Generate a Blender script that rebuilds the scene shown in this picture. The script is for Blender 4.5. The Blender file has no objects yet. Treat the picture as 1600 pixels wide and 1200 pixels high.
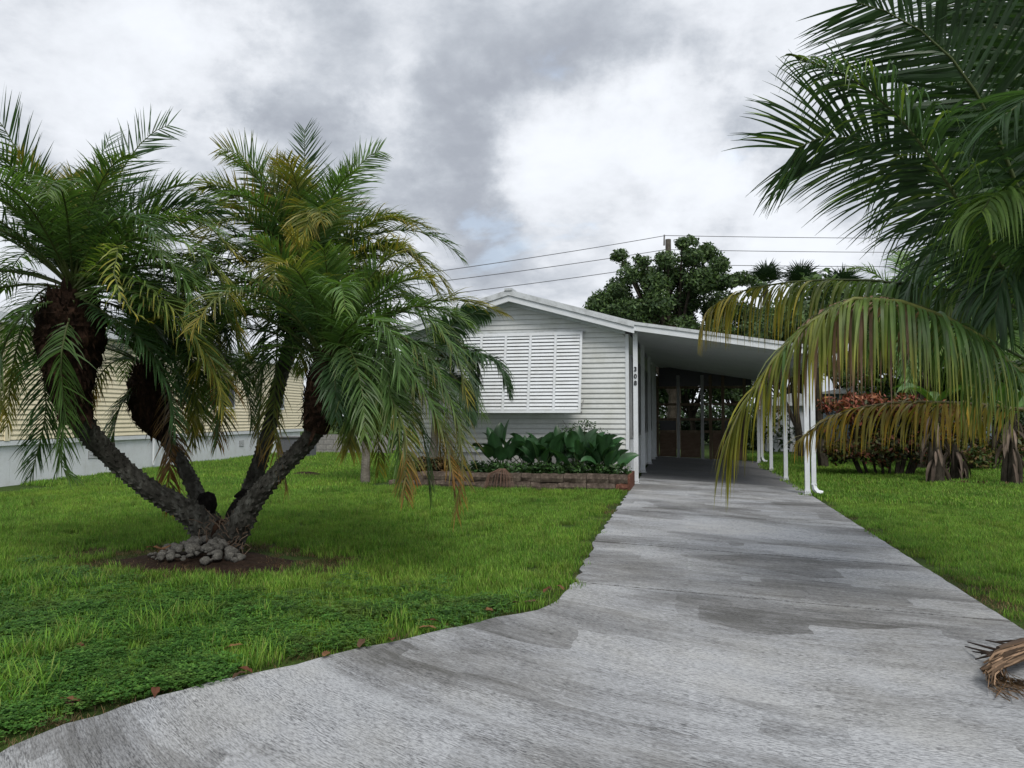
import bpy, math, random
import numpy as np
from mathutils import Vector
random.seed(7); rng = np.random.default_rng(7)
R = math.radians
S = bpy.context.scene
COL = S.collection

# ------------------------------------------------------------------ camera
F = 1180.0; PITCH = R(2.43); YAW = R(13.0); H = 1.5
cd = bpy.data.cameras.new('camera'); cam = bpy.data.objects.new('camera', cd); COL.objects.link(cam)
cam.location = (0, 0, H); cam.rotation_euler = (R(90) + PITCH, 0, YAW)
cd.sensor_width = 36; cd.lens = 36 * F / 1600; cd.clip_end = 2000; cd.clip_start = 0.05
S.camera = cam

# ------------------------------------------------------------------ sky, sun, exposure
SUN_EL, SUN_AZ = R(52), R(150)            # azimuth from +Y (away from the camera), clockwise
wd = bpy.data.worlds.new('World'); S.world = wd; wd.use_nodes = True
nt = wd.node_tree; N = nt.nodes; L = nt.links
for n in list(N): N.remove(n)
def nd(tree, kind, **kw):
    n = tree.nodes.new(kind)
    for k, v in kw.items(): setattr(n, k, v)
    return n
wo = nd(nt, 'ShaderNodeOutputWorld'); bg = nd(nt, 'ShaderNodeBackground'); bg.inputs[1].default_value = 0.1
L.new(bg.outputs[0], wo.inputs[0])
sky = nd(nt, 'ShaderNodeTexSky', sky_type='NISHITA'); sky.sun_disc = False
sky.sun_elevation = SUN_EL; sky.sun_rotation = SUN_AZ; sky.air_density = 1.2; sky.dust_density = 2.0
tc = nd(nt, 'ShaderNodeTexCoord'); gen = tc.outputs['Generated']
def vm(op, a, b=None):
    n = nd(nt, 'ShaderNodeVectorMath', operation=op)
    for i, x in enumerate((a, b)):
        if x is None: continue
        if hasattr(x, 'default_value'): L.new(x, n.inputs[i])
        else: n.inputs[i].default_value = x
    return n
def mt(op, a, b=None, c=None, clamp=False):
    n = nd(nt, 'ShaderNodeMath', operation=op); n.use_clamp = clamp
    for i, x in enumerate((a, b, c)):
        if x is None: continue
        if hasattr(x, 'default_value'): L.new(x, n.inputs[i])
        else: n.inputs[i].default_value = x
    return n.outputs[0]
def noise(vec, scale, detail=6, rough=.55, dist=0):
    n = nd(nt, 'ShaderNodeTexNoise'); n.inputs['Scale'].default_value = scale; n.inputs['Detail'].default_value = detail
    n.inputs['Roughness'].default_value = rough; n.inputs['Distortion'].default_value = dist
    L.new(vec, n.inputs['Vector']); return n
sep = nd(nt, 'ShaderNodeSeparateXYZ'); L.new(gen, sep.inputs[0])
zc = mt('MAXIMUM', sep.outputs[2], 0.0)
den = mt('ADD', zc, 0.30)
cmb = nd(nt, 'ShaderNodeCombineXYZ')
L.new(mt('DIVIDE', sep.outputs[0], den), cmb.inputs[0]); L.new(mt('DIVIDE', sep.outputs[1], den), cmb.inputs[1]); L.new(mt('MULTIPLY', zc, 0.8), cmb.inputs[2])
cv = cmb.outputs[0]
n1 = noise(cv, 1.15, 12, .56, .2); n2 = noise(cv, 2.6, 12, .58, .3); n3 = noise(cv, 5.5, 12, .62, .15)
# warped direction for the large cloud banks
wn = noise(gen, 4.2, 12, .62)
wv = vm('SUBTRACT', wn.outputs['Color'], (.5, .5, .5)); ws = vm('SCALE', wv.outputs[0]); ws.inputs['Scale'].default_value = 0.52
wdir = vm('NORMALIZE', vm('ADD', gen, ws.outputs[0]).outputs[0]).outputs[0]
def pixdir(px, py):
    x = (px - 800) / F; y = (600 - py) / F
    y2 = y * math.cos(PITCH) + math.sin(PITCH); z2 = math.cos(PITCH) - y * math.sin(PITCH)
    return Vector((x * math.cos(YAW) - z2 * math.sin(YAW), x * math.sin(YAW) + z2 * math.cos(YAW), y2)).normalized()
def bank(px, py, r0, r1):
    d = pixdir(px, py); dt = vm('DOT_PRODUCT', wdir, tuple(d))
    m = nd(nt, 'ShaderNodeMapRange', interpolation_type='SMOOTHSTEP')
    m.inputs['From Min'].default_value = math.cos(R(r1)); m.inputs['From Max'].default_value = math.cos(R(r0))
    L.new(dt.outputs['Value'], m.inputs['Value']); return m.outputs[0]
base = mt('ADD', mt('MULTIPLY', n1.outputs[0], .75), mt('MULTIPLY', n2.outputs[0], .42))   # ~ .58 mean
base = mt('ADD', base, mt('MULTIPLY', n3.outputs[0], .26))
br = mt('ADD', mt('MULTIPLY', mt('SUBTRACT', base, .70), 1.75), .655)
for (px, py, a, b, k) in [(660, 40, 2, 17, -.17), (900, 90, 2, 12, -.12), (420, 60, 1, 8, -.10), (1260, 60, 1, 11, -.13), (720, 215, 1, 7, -.07),
                          (720, 400, 1, 6, -.05), (1085, 210, 1, 8, .12), (100, 60, 2, 12, .07), (880, 220, 1, 7, .10),
                          (1050, 400, 2, 16, .12), (600, 230, 1, 6, .08), (250, 260, 1, 8, .05), (1180, 400, 1, 8, .13)]:
    br = mt('ADD', br, mt('MULTIPLY', bank(px, py, a, b), k))
rampc = nd(nt, 'ShaderNodeValToRGB'); L.new(br, rampc.inputs[0])
cr = rampc.color_ramp; cr.interpolation = 'B_SPLINE'
cr.elements[0].position = .36; cr.elements[0].color = (.25, .27, .31, 1)
cr.elements[1].position = .88; cr.elements[1].color = (.595, .62, .66, 1)
for p, c in ((.50, (.325, .35, .39)), (.60, (.40, .425, .465)), (.72, (.525, .545, .58))):
    e = cr.elements.new(p); e.color = (*c, 1)
cl = vm('SCALE', rampc.outputs[0]); cl.inputs['Scale'].default_value = 9.0
gap = nd(nt, 'ShaderNodeMapRange', interpolation_type='SMOOTHSTEP'); L.new(n2.outputs[0], gap.inputs['Value'])
gap.inputs['From Min'].default_value = .40; gap.inputs['From Max'].default_value = .30
mixs = nd(nt, 'ShaderNodeMix', data_type='RGBA'); L.new(mt('MULTIPLY', gap.outputs[0], .16), mixs.inputs[0])
L.new(cl.outputs[0], mixs.inputs[6])
skb = vm('SCALE', sky.outputs[0]); skb.inputs['Scale'].default_value = 1.6
sadd = vm('ADD', skb.outputs[0], (2.0, 2.4, 2.9)); L.new(sadd.outputs[0], mixs.inputs[7])
L.new(mixs.outputs[2], bg.inputs[0])

sd = bpy.data.lights.new('sun', 'SUN'); sd.energy = 1.5; sd.angle = R(25); sd.color = (1, .96, .9)
sun = bpy.data.objects.new('sun', sd); COL.objects.link(sun)
dv = Vector((math.sin(SUN_AZ) * math.cos(SUN_EL), math.cos(SUN_AZ) * math.cos(SUN_EL), math.sin(SUN_EL)))
sun.rotation_euler = (-dv).to_track_quat('-Z', 'Y').to_euler(); sun.location = (0, 0, 30)
S.view_settings.view_transform = 'Standard'; S.view_settings.look = 'None'; S.view_settings.exposure = 0.82; S.view_settings.gamma = 1
S.view_settings.use_curve_mapping = False

# ------------------------------------------------------------------ helpers
def zg(u): return -0.041 * max(0.0, min(u + 1.1, 4.8))
def D(px, py, Z):                       # a point of the photograph at Z metres in front of the camera
    x = (px - 800) / F; y = (600 - py) / F
    y2 = y * math.cos(PITCH) + math.sin(PITCH); z2 = math.cos(PITCH) - y * math.sin(PITCH); t = Z / z2
    return np.array((t * (x * math.cos(YAW) - z2 * math.sin(YAW)), t * (x * math.sin(YAW) + z2 * math.cos(YAW)), H + t * y2))
def W(u, v, z=None): return np.array((u, v, zg(u) if z is None else z), float)

def wloc(o):
    p = Vector((0, 0, 0))
    while o: p = p + o.location; o = o.parent
    return p
def mesh(name, V, Fc, cols=None, smooth=False):
    V = np.asarray(V, float); me = bpy.data.meshes.new(name)
    if isinstance(Fc, np.ndarray):
        nf, k = Fc.shape
        me.vertices.add(len(V)); me.vertices.foreach_set('co', V.astype(np.float32).ravel())
        me.loops.add(nf * k); me.loops.foreach_set('vertex_index', Fc.astype(np.int32).ravel())
        me.polygons.add(nf); me.polygons.foreach_set('loop_start', np.arange(0, nf * k, k, dtype=np.int32))
        me.update(calc_edges=True)
    else:
        me.from_pydata([tuple(v) for v in V], [], Fc)
    if cols is not None:
        at = me.color_attributes.new('Col', 'FLOAT_COLOR', 'POINT')
        c = np.ones((len(V), 4), np.float32); c[:, :3] = cols; at.data.foreach_set('color', c.ravel())
    if smooth: me.polygons.foreach_set('use_smooth', np.ones(len(me.polygons), bool))
    me.validate(); return me
def tag(o, label=None, cat=None, group=None, kind=None):
    if label: o['label'] = label
    if cat: o['category'] = cat
    if group: o['group'] = group
    if kind: o['kind'] = kind
    return o
def obj(name, V, Fc, mat, parent=None, cols=None, smooth=False, origin=None):
    V = np.asarray(V, float)
    if origin is None: origin = np.array((V[:, 0].mean(), V[:, 1].mean(), V[:, 2].min()))
    me = mesh(name, V - origin, Fc, cols, smooth)
    if mat: me.materials.append(mat)
    o = bpy.data.objects.new(name, me); COL.objects.link(o)
    if parent is not None:
        o.parent = parent; o.location = Vector(origin) - wloc(parent)
    else: o.location = origin
    return o
def share(name, me, loc, parent=None, rot=(0, 0, 0), scl=(1, 1, 1)):
    o = bpy.data.objects.new(name, me); COL.objects.link(o); o.rotation_euler = rot; o.scale = scl
    if parent is not None: o.parent = parent; o.location = Vector(loc) - wloc(parent)
    else: o.location = loc
    return o
def thing(name, loc, label, cat, group=None):
    o = bpy.data.objects.new(name, None); COL.objects.link(o); o.location = loc; o.empty_display_size = .2
    return tag(o, label, cat, group)
class MB:
    def __init__(s): s.V = []; s.F = []; s.C = []
    def add(s, V, Fc, col=None):
        b = len(s.V); s.V += [tuple(v) for v in V]; s.F += [tuple(i + b for i in f) for f in Fc]
        if col is not None: s.C += [tuple(col)] * len(V) if np.ndim(col) == 1 else [tuple(c) for c in col]
    def box(s, x0, x1, y0, y1, z0, z1, col=None):
        s.add([(x0, y0, z0), (x1, y0, z0), (x1, y1, z0), (x0, y1, z0), (x0, y0, z1), (x1, y0, z1), (x1, y1, z1), (x0, y1, z1)],
              [(0, 3, 2, 1), (4, 5, 6, 7), (0, 1, 5, 4), (1, 2, 6, 5), (2, 3, 7, 6), (3, 0, 4, 7)], col)
    def prism(s, pts, ext, col=None):      # a planar polygon swept by a vector
        n = len(pts); P = [np.array(p, float) for p in pts]; e = np.array(ext, float)
        s.add([*P, *[p + e for p in P]], [tuple(range(n))[::-1], tuple(range(n, 2 * n))] + [(i, (i + 1) % n, n + (i + 1) % n, n + i) for i in range(n)], col)
    def tube(s, path, rad, seg=8, col=None, jit=0, cap=True):
        path = [np.array(p, float) for p in path]; n = len(path)
        if np.isscalar(rad): rad = [rad] * n
        ref = np.array((0.3, 0.9, .1)); V = []
        for i, p in enumerate(path):
            t = path[min(i + 1, n - 1)] - path[max(i - 1, 0)]; t /= np.linalg.norm(t) + 1e-9
            a = np.cross(t, ref); a /= np.linalg.norm(a) + 1e-9; b = np.cross(t, a)
            for k in range(seg):
                an = 2 * math.pi * k / seg; r = rad[i] * (1 + jit * random.uniform(-1, 1))
                V.append(p + r * (math.cos(an) * a + math.sin(an) * b))
        Fc = [(i * seg + k, i * seg + (k + 1) % seg, (i + 1) * seg + (k + 1) % seg, (i + 1) * seg + k) for i in range(n - 1) for k in range(seg)]
        if cap: Fc += [tuple(range(seg))[::-1], tuple(range((n - 1) * seg, n * seg))]
        s.add(V, Fc, col)
    def build(s, name, mat, parent=None, smooth=False, origin=None):
        return obj(name, s.V, s.F, mat, parent, np.array(s.C) if s.C else None, smooth, origin)
def curve(P, n):                        # Catmull-Rom through control points, resampled evenly
    P = np.array(P, float); Q = np.vstack([2 * P[0] - P[1], P, 2 * P[-1] - P[-2]]); out = []
    for i in range(1, len(Q) - 2):
        for t in np.linspace(0, 1, 12, endpoint=False):
            a, b, c, d = Q[i - 1:i + 3]
            out.append(.5 * (2 * b + (c - a) * t + (2 * a - 5 * b + 4 * c - d) * t * t + (3 * b - 3 * c + d - a) * t ** 3))
    out.append(P[-1]); out = np.array(out)
    s = np.r_[0, np.cumsum(np.linalg.norm(np.diff(out, axis=0), axis=1))]
    u = np.linspace(0, s[-1], n)
    return np.stack([np.interp(u, s, out[:, k]) for k in range(3)], 1)

# ------------------------------------------------------------------ materials
def newmat(name):
    m = bpy.data.materials.new(name); m.use_nodes = True; t = m.node_tree
    return m, t, t.nodes['Principled BSDF']
def tn(t, scale, detail=5, rough=.55, vec=None, mapping=None, coord='Object', dist=0):
    if vec is None:
        c = t.nodes.new('ShaderNodeTexCoord')
        if coord == 'World':
            g = t.nodes.new('ShaderNodeNewGeometry'); vec = g.outputs['Position']
        else: vec = c.outputs[coord]
        if mapping:
            mp = t.nodes.new('ShaderNodeMapping'); mp.inputs['Scale'].default_value = mapping[0]
            if len(mapping) > 1: mp.inputs['Rotation'].default_value = mapping[1]
            t.links.new(vec, mp.inputs[0]); vec = mp.outputs[0]
    n = t.nodes.new('ShaderNodeTexNoise'); n.inputs['Scale'].default_value = scale; n.inputs['Detail'].default_value = detail
    n.inputs['Roughness'].default_value = rough; n.inputs['Distortion'].default_value = dist
    t.links.new(vec, n.inputs['Vector']); return n.outputs[0]
def ramp(t, fac, stops):
    r = t.nodes.new('ShaderNodeValToRGB'); t.links.new(fac, r.inputs[0]); e = r.color_ramp.elements
    e[0].position, e[0].color = stops[0][0], (*stops[0][1], 1); e[1].position, e[1].color = stops[-1][0], (*stops[-1][1], 1)
    for p, c in stops[1:-1]: x = e.new(p); x.color = (*c, 1)
    return r.outputs[0]
def mixc(t, fac, a, b, mode='MIX'):
    m = t.nodes.new('ShaderNodeMix'); m.data_type = 'RGBA'; m.blend_type = mode
    for i, x in ((0, fac), (6, a), (7, b)):
        if hasattr(x, 'default_value'): t.links.new(x, m.inputs[i])
        elif i == 0: m.inputs[0].default_value = x
        else: m.inputs[i].default_value = (*x, 1)
    return m.outputs[2]
def bump(t, b, h, strength=.4, dist=.01):
    n = t.nodes.new('ShaderNodeBump'); n.inputs['Strength'].default_value = strength; n.inputs['Distance'].default_value = dist
    t.links.new(h, n.inputs['Height']); t.links.new(n.outputs[0], b.inputs['Normal'])
def M_paint(name, c, dirt=(.35, .34, .30), amt=.35, rough=.5, scale=3.0, coord='World', bmp=.1):
    m, t, b = newmat(name); a = tn(t, scale, 8, .65, coord=coord); a2 = tn(t, scale * 9, 5, .6, coord=coord)
    f = ramp(t, a, [(.45, (0, 0, 0)), (.8, (amt, amt, amt))]); x = mixc(t, f, c, dirt)
    y = mixc(t, ramp(t, a2, [(.35, (.93, .93, .93)), (.65, (1, 1, 1))]), (0, 0, 0), x)
    t.links.new(y, b.inputs['Base Color']); b.inputs['Roughness'].default_value = rough
    if bmp: bump(t, b, a2, bmp, .004)
    return m
def M_leaf(name, rough=.42, trans=.32, spec=.35, vary=.35):
    m, t, b = newmat(name); at = t.nodes.new('ShaderNodeVertexColor'); at.layer_name = 'Col'
    n = tn(t, 6, 3, .5, coord='World'); v = ramp(t, n, [(.3, (1 - vary,) * 3), (.7, (1 + vary * .5,) * 3)])
    c = mixc(t, 1.0, at.outputs[0], v, 'MULTIPLY'); t.links.new(c, b.inputs['Base Color'])
    b.inputs['Roughness'].default_value = rough; b.inputs['Specular IOR Level'].default_value = spec
    tr = t.nodes.new('ShaderNodeBsdfTranslucent'); t.links.new(mixc(t, 1.0, c, (1.5, 1.6, .7), 'MULTIPLY'), tr.inputs[0])
    ms = t.nodes.new('ShaderNodeMixShader'); ms.inputs[0].default_value = trans
    t.links.new(b.outputs[0], ms.inputs[1]); t.links.new(tr.outputs[0], ms.inputs[2])
    t.links.new(ms.outputs[0], t.nodes['Material Output'].inputs[0]); return m
def M_bark(name, c0, c1, c2, scale=14, stretch=(1, 1, .5), bs=.8):
    m, t, b = newmat(name); a = tn(t, scale, 8, .7, mapping=(stretch,)); a2 = tn(t, scale * .25, 4, .6)
    x = ramp(t, a, [(.32, c0), (.52, c1), (.72, c2)]); x = mixc(t, ramp(t, a2, [(.4, (0, 0, 0)), (.65, (.6, .6, .6))]), x, c0)
    t.links.new(x, b.inputs['Base Color']); b.inputs['Roughness'].default_value = .95; b.inputs['Specular IOR Level'].default_value = .1
    bump(t, b, a, bs, .02); return m
mt_white = M_paint('white_paint', (.66, .69, .72), (.42, .42, .38), .45)
mt_siding = M_paint('vinyl_siding', (.60, .62, .61), (.40, .41, .34), .6, .45, 1.6)
mt_gap_shade = M_paint('siding_gap_shade', (.30, .29, .26), (.15, .15, .14), .4)  # wall backing coloured dark to put shade into the gaps between siding boards
mt_cream = M_paint('cream_siding', (.78, .70, .50), (.5, .42, .25), .3, .5, 1.2)
mt_fascia = M_paint('weathered_fascia', (.55, .58, .60), (.22, .23, .22), .85, .5, 5)
mt_roof = M_paint('roof_metal', (.42, .44, .45), (.16, .16, .15), .6, .45, 2)
mt_soffit = M_paint('soffit_pan', (.60, .62, .65), (.25, .26, .27), .4, .5, .8)
mt_skirt = M_paint('skirting', (.55, .56, .55), (.3, .3, .27), .5, .6, 2)
mt_dark = M_paint('dark_screen', (.012, .014, .018), (.02, .02, .02), .5, .35, 2)
mt_shed = M_paint('shed_wall', (.55, .58, .62), (.35, .36, .37), .4)
mt_black = M_paint('black_print', (.012, .012, .012), (.03, .03, .03), .3, .4)
mt_wood = M_bark('lumber', (.10, .075, .05), (.16, .12, .085), (.24, .19, .14), 8, (1, 1, .15), .2)
mt_studs = M_paint('painted_lumber', (.32, .33, .34), (.2, .18, .16), .5)
mt_ply = M_bark('plywood', (.10, .07, .05), (.15, .105, .075), (.20, .145, .11), 3, (1, 1, 3), .1)
mt_wire = M_paint('cable', (.10, .10, .11), (.05, .05, .05), .3)
mt_pole = M_bark('pole_wood', (.06, .055, .045), (.11, .10, .085), (.17, .155, .13), 5)
mt_gal = M_paint('bolt_steel', (.2, .2, .2), (.1, .06, .03), .7, .4, 30)
mt_leaf = M_leaf('palm_leaf'); mt_tree = M_leaf('tree_leaf', .5, .15, .25); mt_broad = M_leaf('broad_leaf', .38, .18, .4, .3)
mt_dry = M_leaf('dry_leaf', .8, .08, .1)
mt_trunk = M_bark('palm_trunk', (.022, .020, .017), (.075, .072, .062), (.20, .20, .18), 13)
mt_fibre = M_bark('palm_fibre', (.012, .008, .006), (.038, .021, .014), (.095, .052, .032), 22, (1, 1, .4), 1.0)
mt_burl = M_bark('charred_burl', (.004, .004, .004), (.012, .01, .009), (.03, .027, .024), 20)
mt_bark = M_bark('bark', (.02, .017, .013), (.05, .043, .033), (.10, .088, .07), 8)
mt_pale = M_bark('pale_trunk', (.09, .08, .065), (.17, .155, .13), (.27, .25, .22), 10, (1, 1, 3), .4)
mt_stone = M_bark('planter_stone', (.03, .024, .018), (.11, .085, .07), (.30, .25, .20), 7, (1, 1, 1), 1.0)
mt_redst = M_bark('red_stone', (.06, .03, .022), (.15, .065, .045), (.26, .14, .11), 11, (1, 1, 1), 1.0)
mt_rock = M_bark('rock', (.05, .05, .045), (.20, .19, .17), (.48, .46, .42), 9, (1, 1, 1), 1.0)
mt_grbrick = M_bark('grey_brick', (.16, .16, .16), (.27, .26, .25), (.36, .35, .34), 12, (1, 1, 1), .4)
mt_soil = M_bark('mulch', (.012, .008, .006), (.035, .022, .015), (.08, .05, .035), 30, (1, 1, 1), 1.0)

# concrete: worn pale coating with broom lines
def M_concrete(name, rot, inside=False):
    m, t, b = newmat(name); g = t.nodes.new('ShaderNodeNewGeometry'); pos = g.outputs['Position']
    if rot == 'fan':                       # broom strokes swing round on the flared apron
        rot = 0.0; sx = t.nodes.new('ShaderNodeSeparateXYZ'); t.links.new(pos, sx.inputs[0]); cx = t.nodes.new('ShaderNodeCombineXYZ')
        q = []
        for op, a, b2 in (('SUBTRACT', 1.0, sx.outputs[0]), ('MAXIMUM', None, 0.0), ('POWER', None, 2.0), ('MULTIPLY', None, -.11)):
            x = t.nodes.new('ShaderNodeMath'); x.operation = op
            for i, z_ in enumerate((q[-1] if a is None else a, b2)):
                if hasattr(z_, 'default_value'): t.links.new(z_, x.inputs[i])
                else: x.inputs[i].default_value = z_
            q.append(x.outputs[0])
        x = t.nodes.new('ShaderNodeMath'); t.links.new(sx.outputs[1], x.inputs[0]); t.links.new(q[-1], x.inputs[1])
        t.links.new(sx.outputs[0], cx.inputs[0]); t.links.new(x.outputs[0], cx.inputs[1]); t.links.new(sx.outputs[2], cx.inputs[2]); pos = cx.outputs[0]
    def mp(sc, r=0.0, loc=(0, 0, 0)):
        x = t.nodes.new('ShaderNodeMapping'); x.vector_type = 'TEXTURE'; x.inputs['Rotation'].default_value = (0, 0, r)
        x.inputs['Scale'].default_value = sc; x.inputs['Location'].default_value = loc; t.links.new(pos, x.inputs[0]); return x.outputs[0]
    streak = tn(t, 1, 8, .72, vec=mp((.22, .010, 1), rot)); streak2 = tn(t, 1, 8, .75, vec=mp((.75, .055, 1), rot, (3, 5, 0)))
    patch = tn(t, .55, 8, .62, vec=mp((1.5, .75, 1), rot, (1.2, 3.7, 0)), dist=.5); big = tn(t, .38, 4, .5, vec=mp((1, 1, 1), 0, (7.7, 2.2, 0)))
    fine = tn(t, 65, 3, .8, vec=pos); spk = tn(t, 7.5, 8, .8, vec=mp((1.6, .8, 1), rot)); pit = tn(t, 1, 4, .7, vec=mp((.05, .010, 1), rot)); pit2 = tn(t, 1, 3, .7, vec=mp((.035, .010, 1), rot))
    # blocky roller-width patches of the coating
    vo = t.nodes.new('ShaderNodeTexVoronoi'); vo.distance = 'CHEBYCHEV'; vo.inputs['Scale'].default_value = 1.0; vo.inputs['Randomness'].default_value = .95
    wv = t.nodes.new('ShaderNodeVectorMath'); wv.operation = 'MULTIPLY_ADD'; nn = t.nodes.new('ShaderNodeTexNoise'); nn.inputs['Scale'].default_value = 3; nn.inputs['Detail'].default_value = 6
    t.links.new(pos, nn.inputs['Vector']); t.links.new(nn.outputs['Color'], wv.inputs[0]); wv.inputs[1].default_value = (.16, .16, 0); t.links.new(mp((1.1, .55, 1), rot), wv.inputs[2])
    t.links.new(wv.outputs[0], vo.inputs['Vector']); sp = t.nodes.new('ShaderNodeSeparateColor'); t.links.new(vo.outputs['Color'], sp.inputs[0])
    def ma(op, a, c, clamp=False):
        x = t.nodes.new('ShaderNodeMath'); x.operation = op; x.use_clamp = clamp
        for i, q in enumerate((a, c)):
            if hasattr(q, 'default_value'): t.links.new(q, x.inputs[i])
            else: x.inputs[i].default_value = q
        return x.outputs[0]
    wear = ma('ADD', ma('MULTIPLY', patch, 1.15), ma('MULTIPLY', big, .55))
    wear = ma('ADD', wear, ma('MULTIPLY', sp.outputs[0], .24))
    wear = ma('ADD', wear, ma('MULTIPLY', streak2, .55))
    wear = ma('ADD', wear, ma('MULTIPLY', spk, .35))
    wear = ma('ADD', wear, ma('MULTIPLY', streak, .55))                       # mean ~ 1.67
    c = ramp(t, ma('MULTIPLY', wear, .5), [(.74, (.50, .515, .53)), (.81, (.43, .445, .46)), (.86, (.325, .333, .34)), (.92, (.23, .233, .235)), (.98, (.13, .13, .125))])
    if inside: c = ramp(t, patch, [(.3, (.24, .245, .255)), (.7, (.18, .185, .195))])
    sv = ramp(t, streak, [(.36, (.62, .62, .63)), (.50, (1, 1, 1)), (.66, (1.06, 1.06, 1.06))])
    c = mixc(t, .6, c, sv, 'MULTIPLY'); gm = ramp(t, tn(t, 1, 6, .65, vec=mp((.5, .22, 1), rot, (9, 1, 0))), [(.40, (.15, .15, .15)), (.60, (1, 1, 1))]); c = mixc(t, gm, c, mixc(t, 1.0, c, ramp(t, pit, [(.40, (.34, .34, .35)), (.51, (1, 1, 1)), (.7, (1.14, 1.14, 1.15))]), 'MULTIPLY')); c = mixc(t, 0.0, c, ramp(t, pit, [(0, (1, 1, 1)), (1, (1, 1, 1))]), 'MULTIPLY'); c = mixc(t, .7, c, ramp(t, pit2, [(.38, (.42, .42, .42)), (.52, (1, 1, 1)), (.7, (1.18, 1.18, 1.19))]), 'MULTIPLY')
    c = mixc(t, ramp(t, fine, [(.3, (.0, 0, 0)), (.46, (.5, .5, .5))]), mixc(t, 1., c, (.62, .62, .63), 'MULTIPLY'), c)
    c = mixc(t, .5, c, ramp(t, tn(t, 1.1, 5, .6, vec=mp((1, 1, 1), 0, (3, 1, 4))), [(.42, (1, 1, 1)), (.62, (1.0, .965, .89)), (.75, (.86, .84, .77))]), 'MULTIPLY')
    t.links.new(c, b.inputs['Base Color']); b.inputs['Roughness'].default_value = .78; b.inputs['Specular IOR Level'].default_value = .3
    bump(t, b, ma('ADD', streak, ma('MULTIPLY', fine, .7)), .5, .006); return m
mt_conc = M_concrete('driveway_concrete', 0.0); mt_apron = M_concrete('apron_concrete', 'fan')
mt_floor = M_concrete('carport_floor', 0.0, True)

# ------------------------------------------------------------------ ground
def M_ground():
    m, t, b = newmat('lawn_soil'); a = tn(t, .6, 6, .6, coord='World'); f = tn(t, 26, 6, .75, coord='World')
    c = ramp(t, a, [(.35, (.035, .060, .014)), (.55, (.060, .105, .020)), (.72, (.085, .115, .03))])
    c = mixc(t, ramp(t, f, [(.35, (.75, .75, .75)), (.6, (0, 0, 0))]), c, (.012, .016, .006))
    t.links.new(c, b.inputs['Base Color']); b.inputs['Roughness'].default_value = .95; b.inputs['Specular IOR Level'].default_value = .1
    bump(t, b, f, .8, .03); return m
xs = np.unique(np.r_[np.linspace(-300, -30, 6), np.linspace(-30, -1.1, 50), np.linspace(-1.1, 3.7, 12), np.linspace(3.7, 30, 40), np.linspace(30, 300, 6)])
ys = np.unique(np.r_[np.linspace(-60, 0, 4), np.linspace(0, 45, 70), np.linspace(45, 600, 8)])
GV = np.array([(x, y, zg(x) - .035) for y in ys for x in xs]); nx = len(xs)
GF = np.array([(j * nx + i, j * nx + i + 1, (j + 1) * nx + i + 1, (j + 1) * nx + i) for j in range(len(ys) - 1) for i in range(nx - 1)])
tag(obj('ground', GV, GF, M_ground(), origin=np.zeros(3)), kind='structure')
mb = MB(); mb.box(-80, 80, -9, .9, -.2, -.012); m_asph = M_bark('asphalt', (.03, .03, .03), (.05, .05, .05), (.075, .075, .075), 20, (1, 1, 1), .4)
tag(mb.build('road', m_asph, origin=np.zeros(3)), kind='structure')

# driveway of separate slabs with recessed joints
drv = thing('driveway', (0, 9, 0), None, None); drv['kind'] = 'structure'
def left_edge(v):
    P = [(.9, -3.6), (1.8, -2.95), (2.6, -2.90), (2.93, -3.03), (3.61, -2.78), (4.05, -2.47), (4.5, -2.13), (5.1, -1.72), (5.83, -1.14), (6.05, -1.03), (6.24, -1.01), (6.9, -1.0), (9.1, -1.08), (12.3, -1.11), (15.6, -1.13), (40, -1.15)]
    return float(np.interp(v, [p[0] for p in P], [p[1] for p in P]))
def right_edge(v): return float(np.interp(v, [.9, 2.4, 4.6, 5.3, 40], [5.2, 4.2, 2.62, 2.52, 2.52]))
def slab(v0, v1, mat, rnd=True):
    rows = max(2, int((v1 - v0) / .13)); V = []; Fc = []; n = 16
    for j in range(rows + 1):
        v = v0 + (v1 - v0) * j / rows
        l = left_edge(v) + (random.uniform(-.03, .03) if rnd else 0); r = right_edge(v) + (random.uniform(-.008, .008) if rnd else 0)
        for i in range(n + 1):
            x = l + (r - l) * i / n; V.append((x, v, zg(x)))
    for j in range(rows):
        for i in range(n): a = j * (n + 1) + i; Fc.append((a, a + 1, a + n + 2, a + n + 1))
    ring = list(range(n + 1)) + [j * (n + 1) + n for j in range(1, rows + 1)] + [rows * (n + 1) + i for i in range(n - 1, -1, -1)] + [j * (n + 1) for j in range(rows - 1, 0, -1)]
    b = len(V)
    for k in ring: V.append((V[k][0], V[k][1], V[k][2] - .10))
    for q in range(len(ring)): q2 = (q + 1) % len(ring); Fc.append((ring[q], b + q, b + q2, ring[q2]))
    obj('slab', V, Fc, mat, drv)
js = [.9, 6.88, 9.12, 12.32, 15.4, 18.6, 21.7, 24.8, 28.9]
for i in range(len(js) - 1):
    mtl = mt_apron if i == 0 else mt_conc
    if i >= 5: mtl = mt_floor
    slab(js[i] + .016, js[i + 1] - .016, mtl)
    if i: mb = MB(); mb.prism([(left_edge(js[i]), js[i] - .015, zg(0) * 0 - .012), (right_edge(js[i]), js[i] - .015, zg(2.52) - .012), (right_edge(js[i]), js[i] - .015, zg(2.52) - .05), (left_edge(js[i]), js[i] - .015, -.05)], (0, .03, 0)); mb.build('joint', mt_soil, drv)

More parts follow.
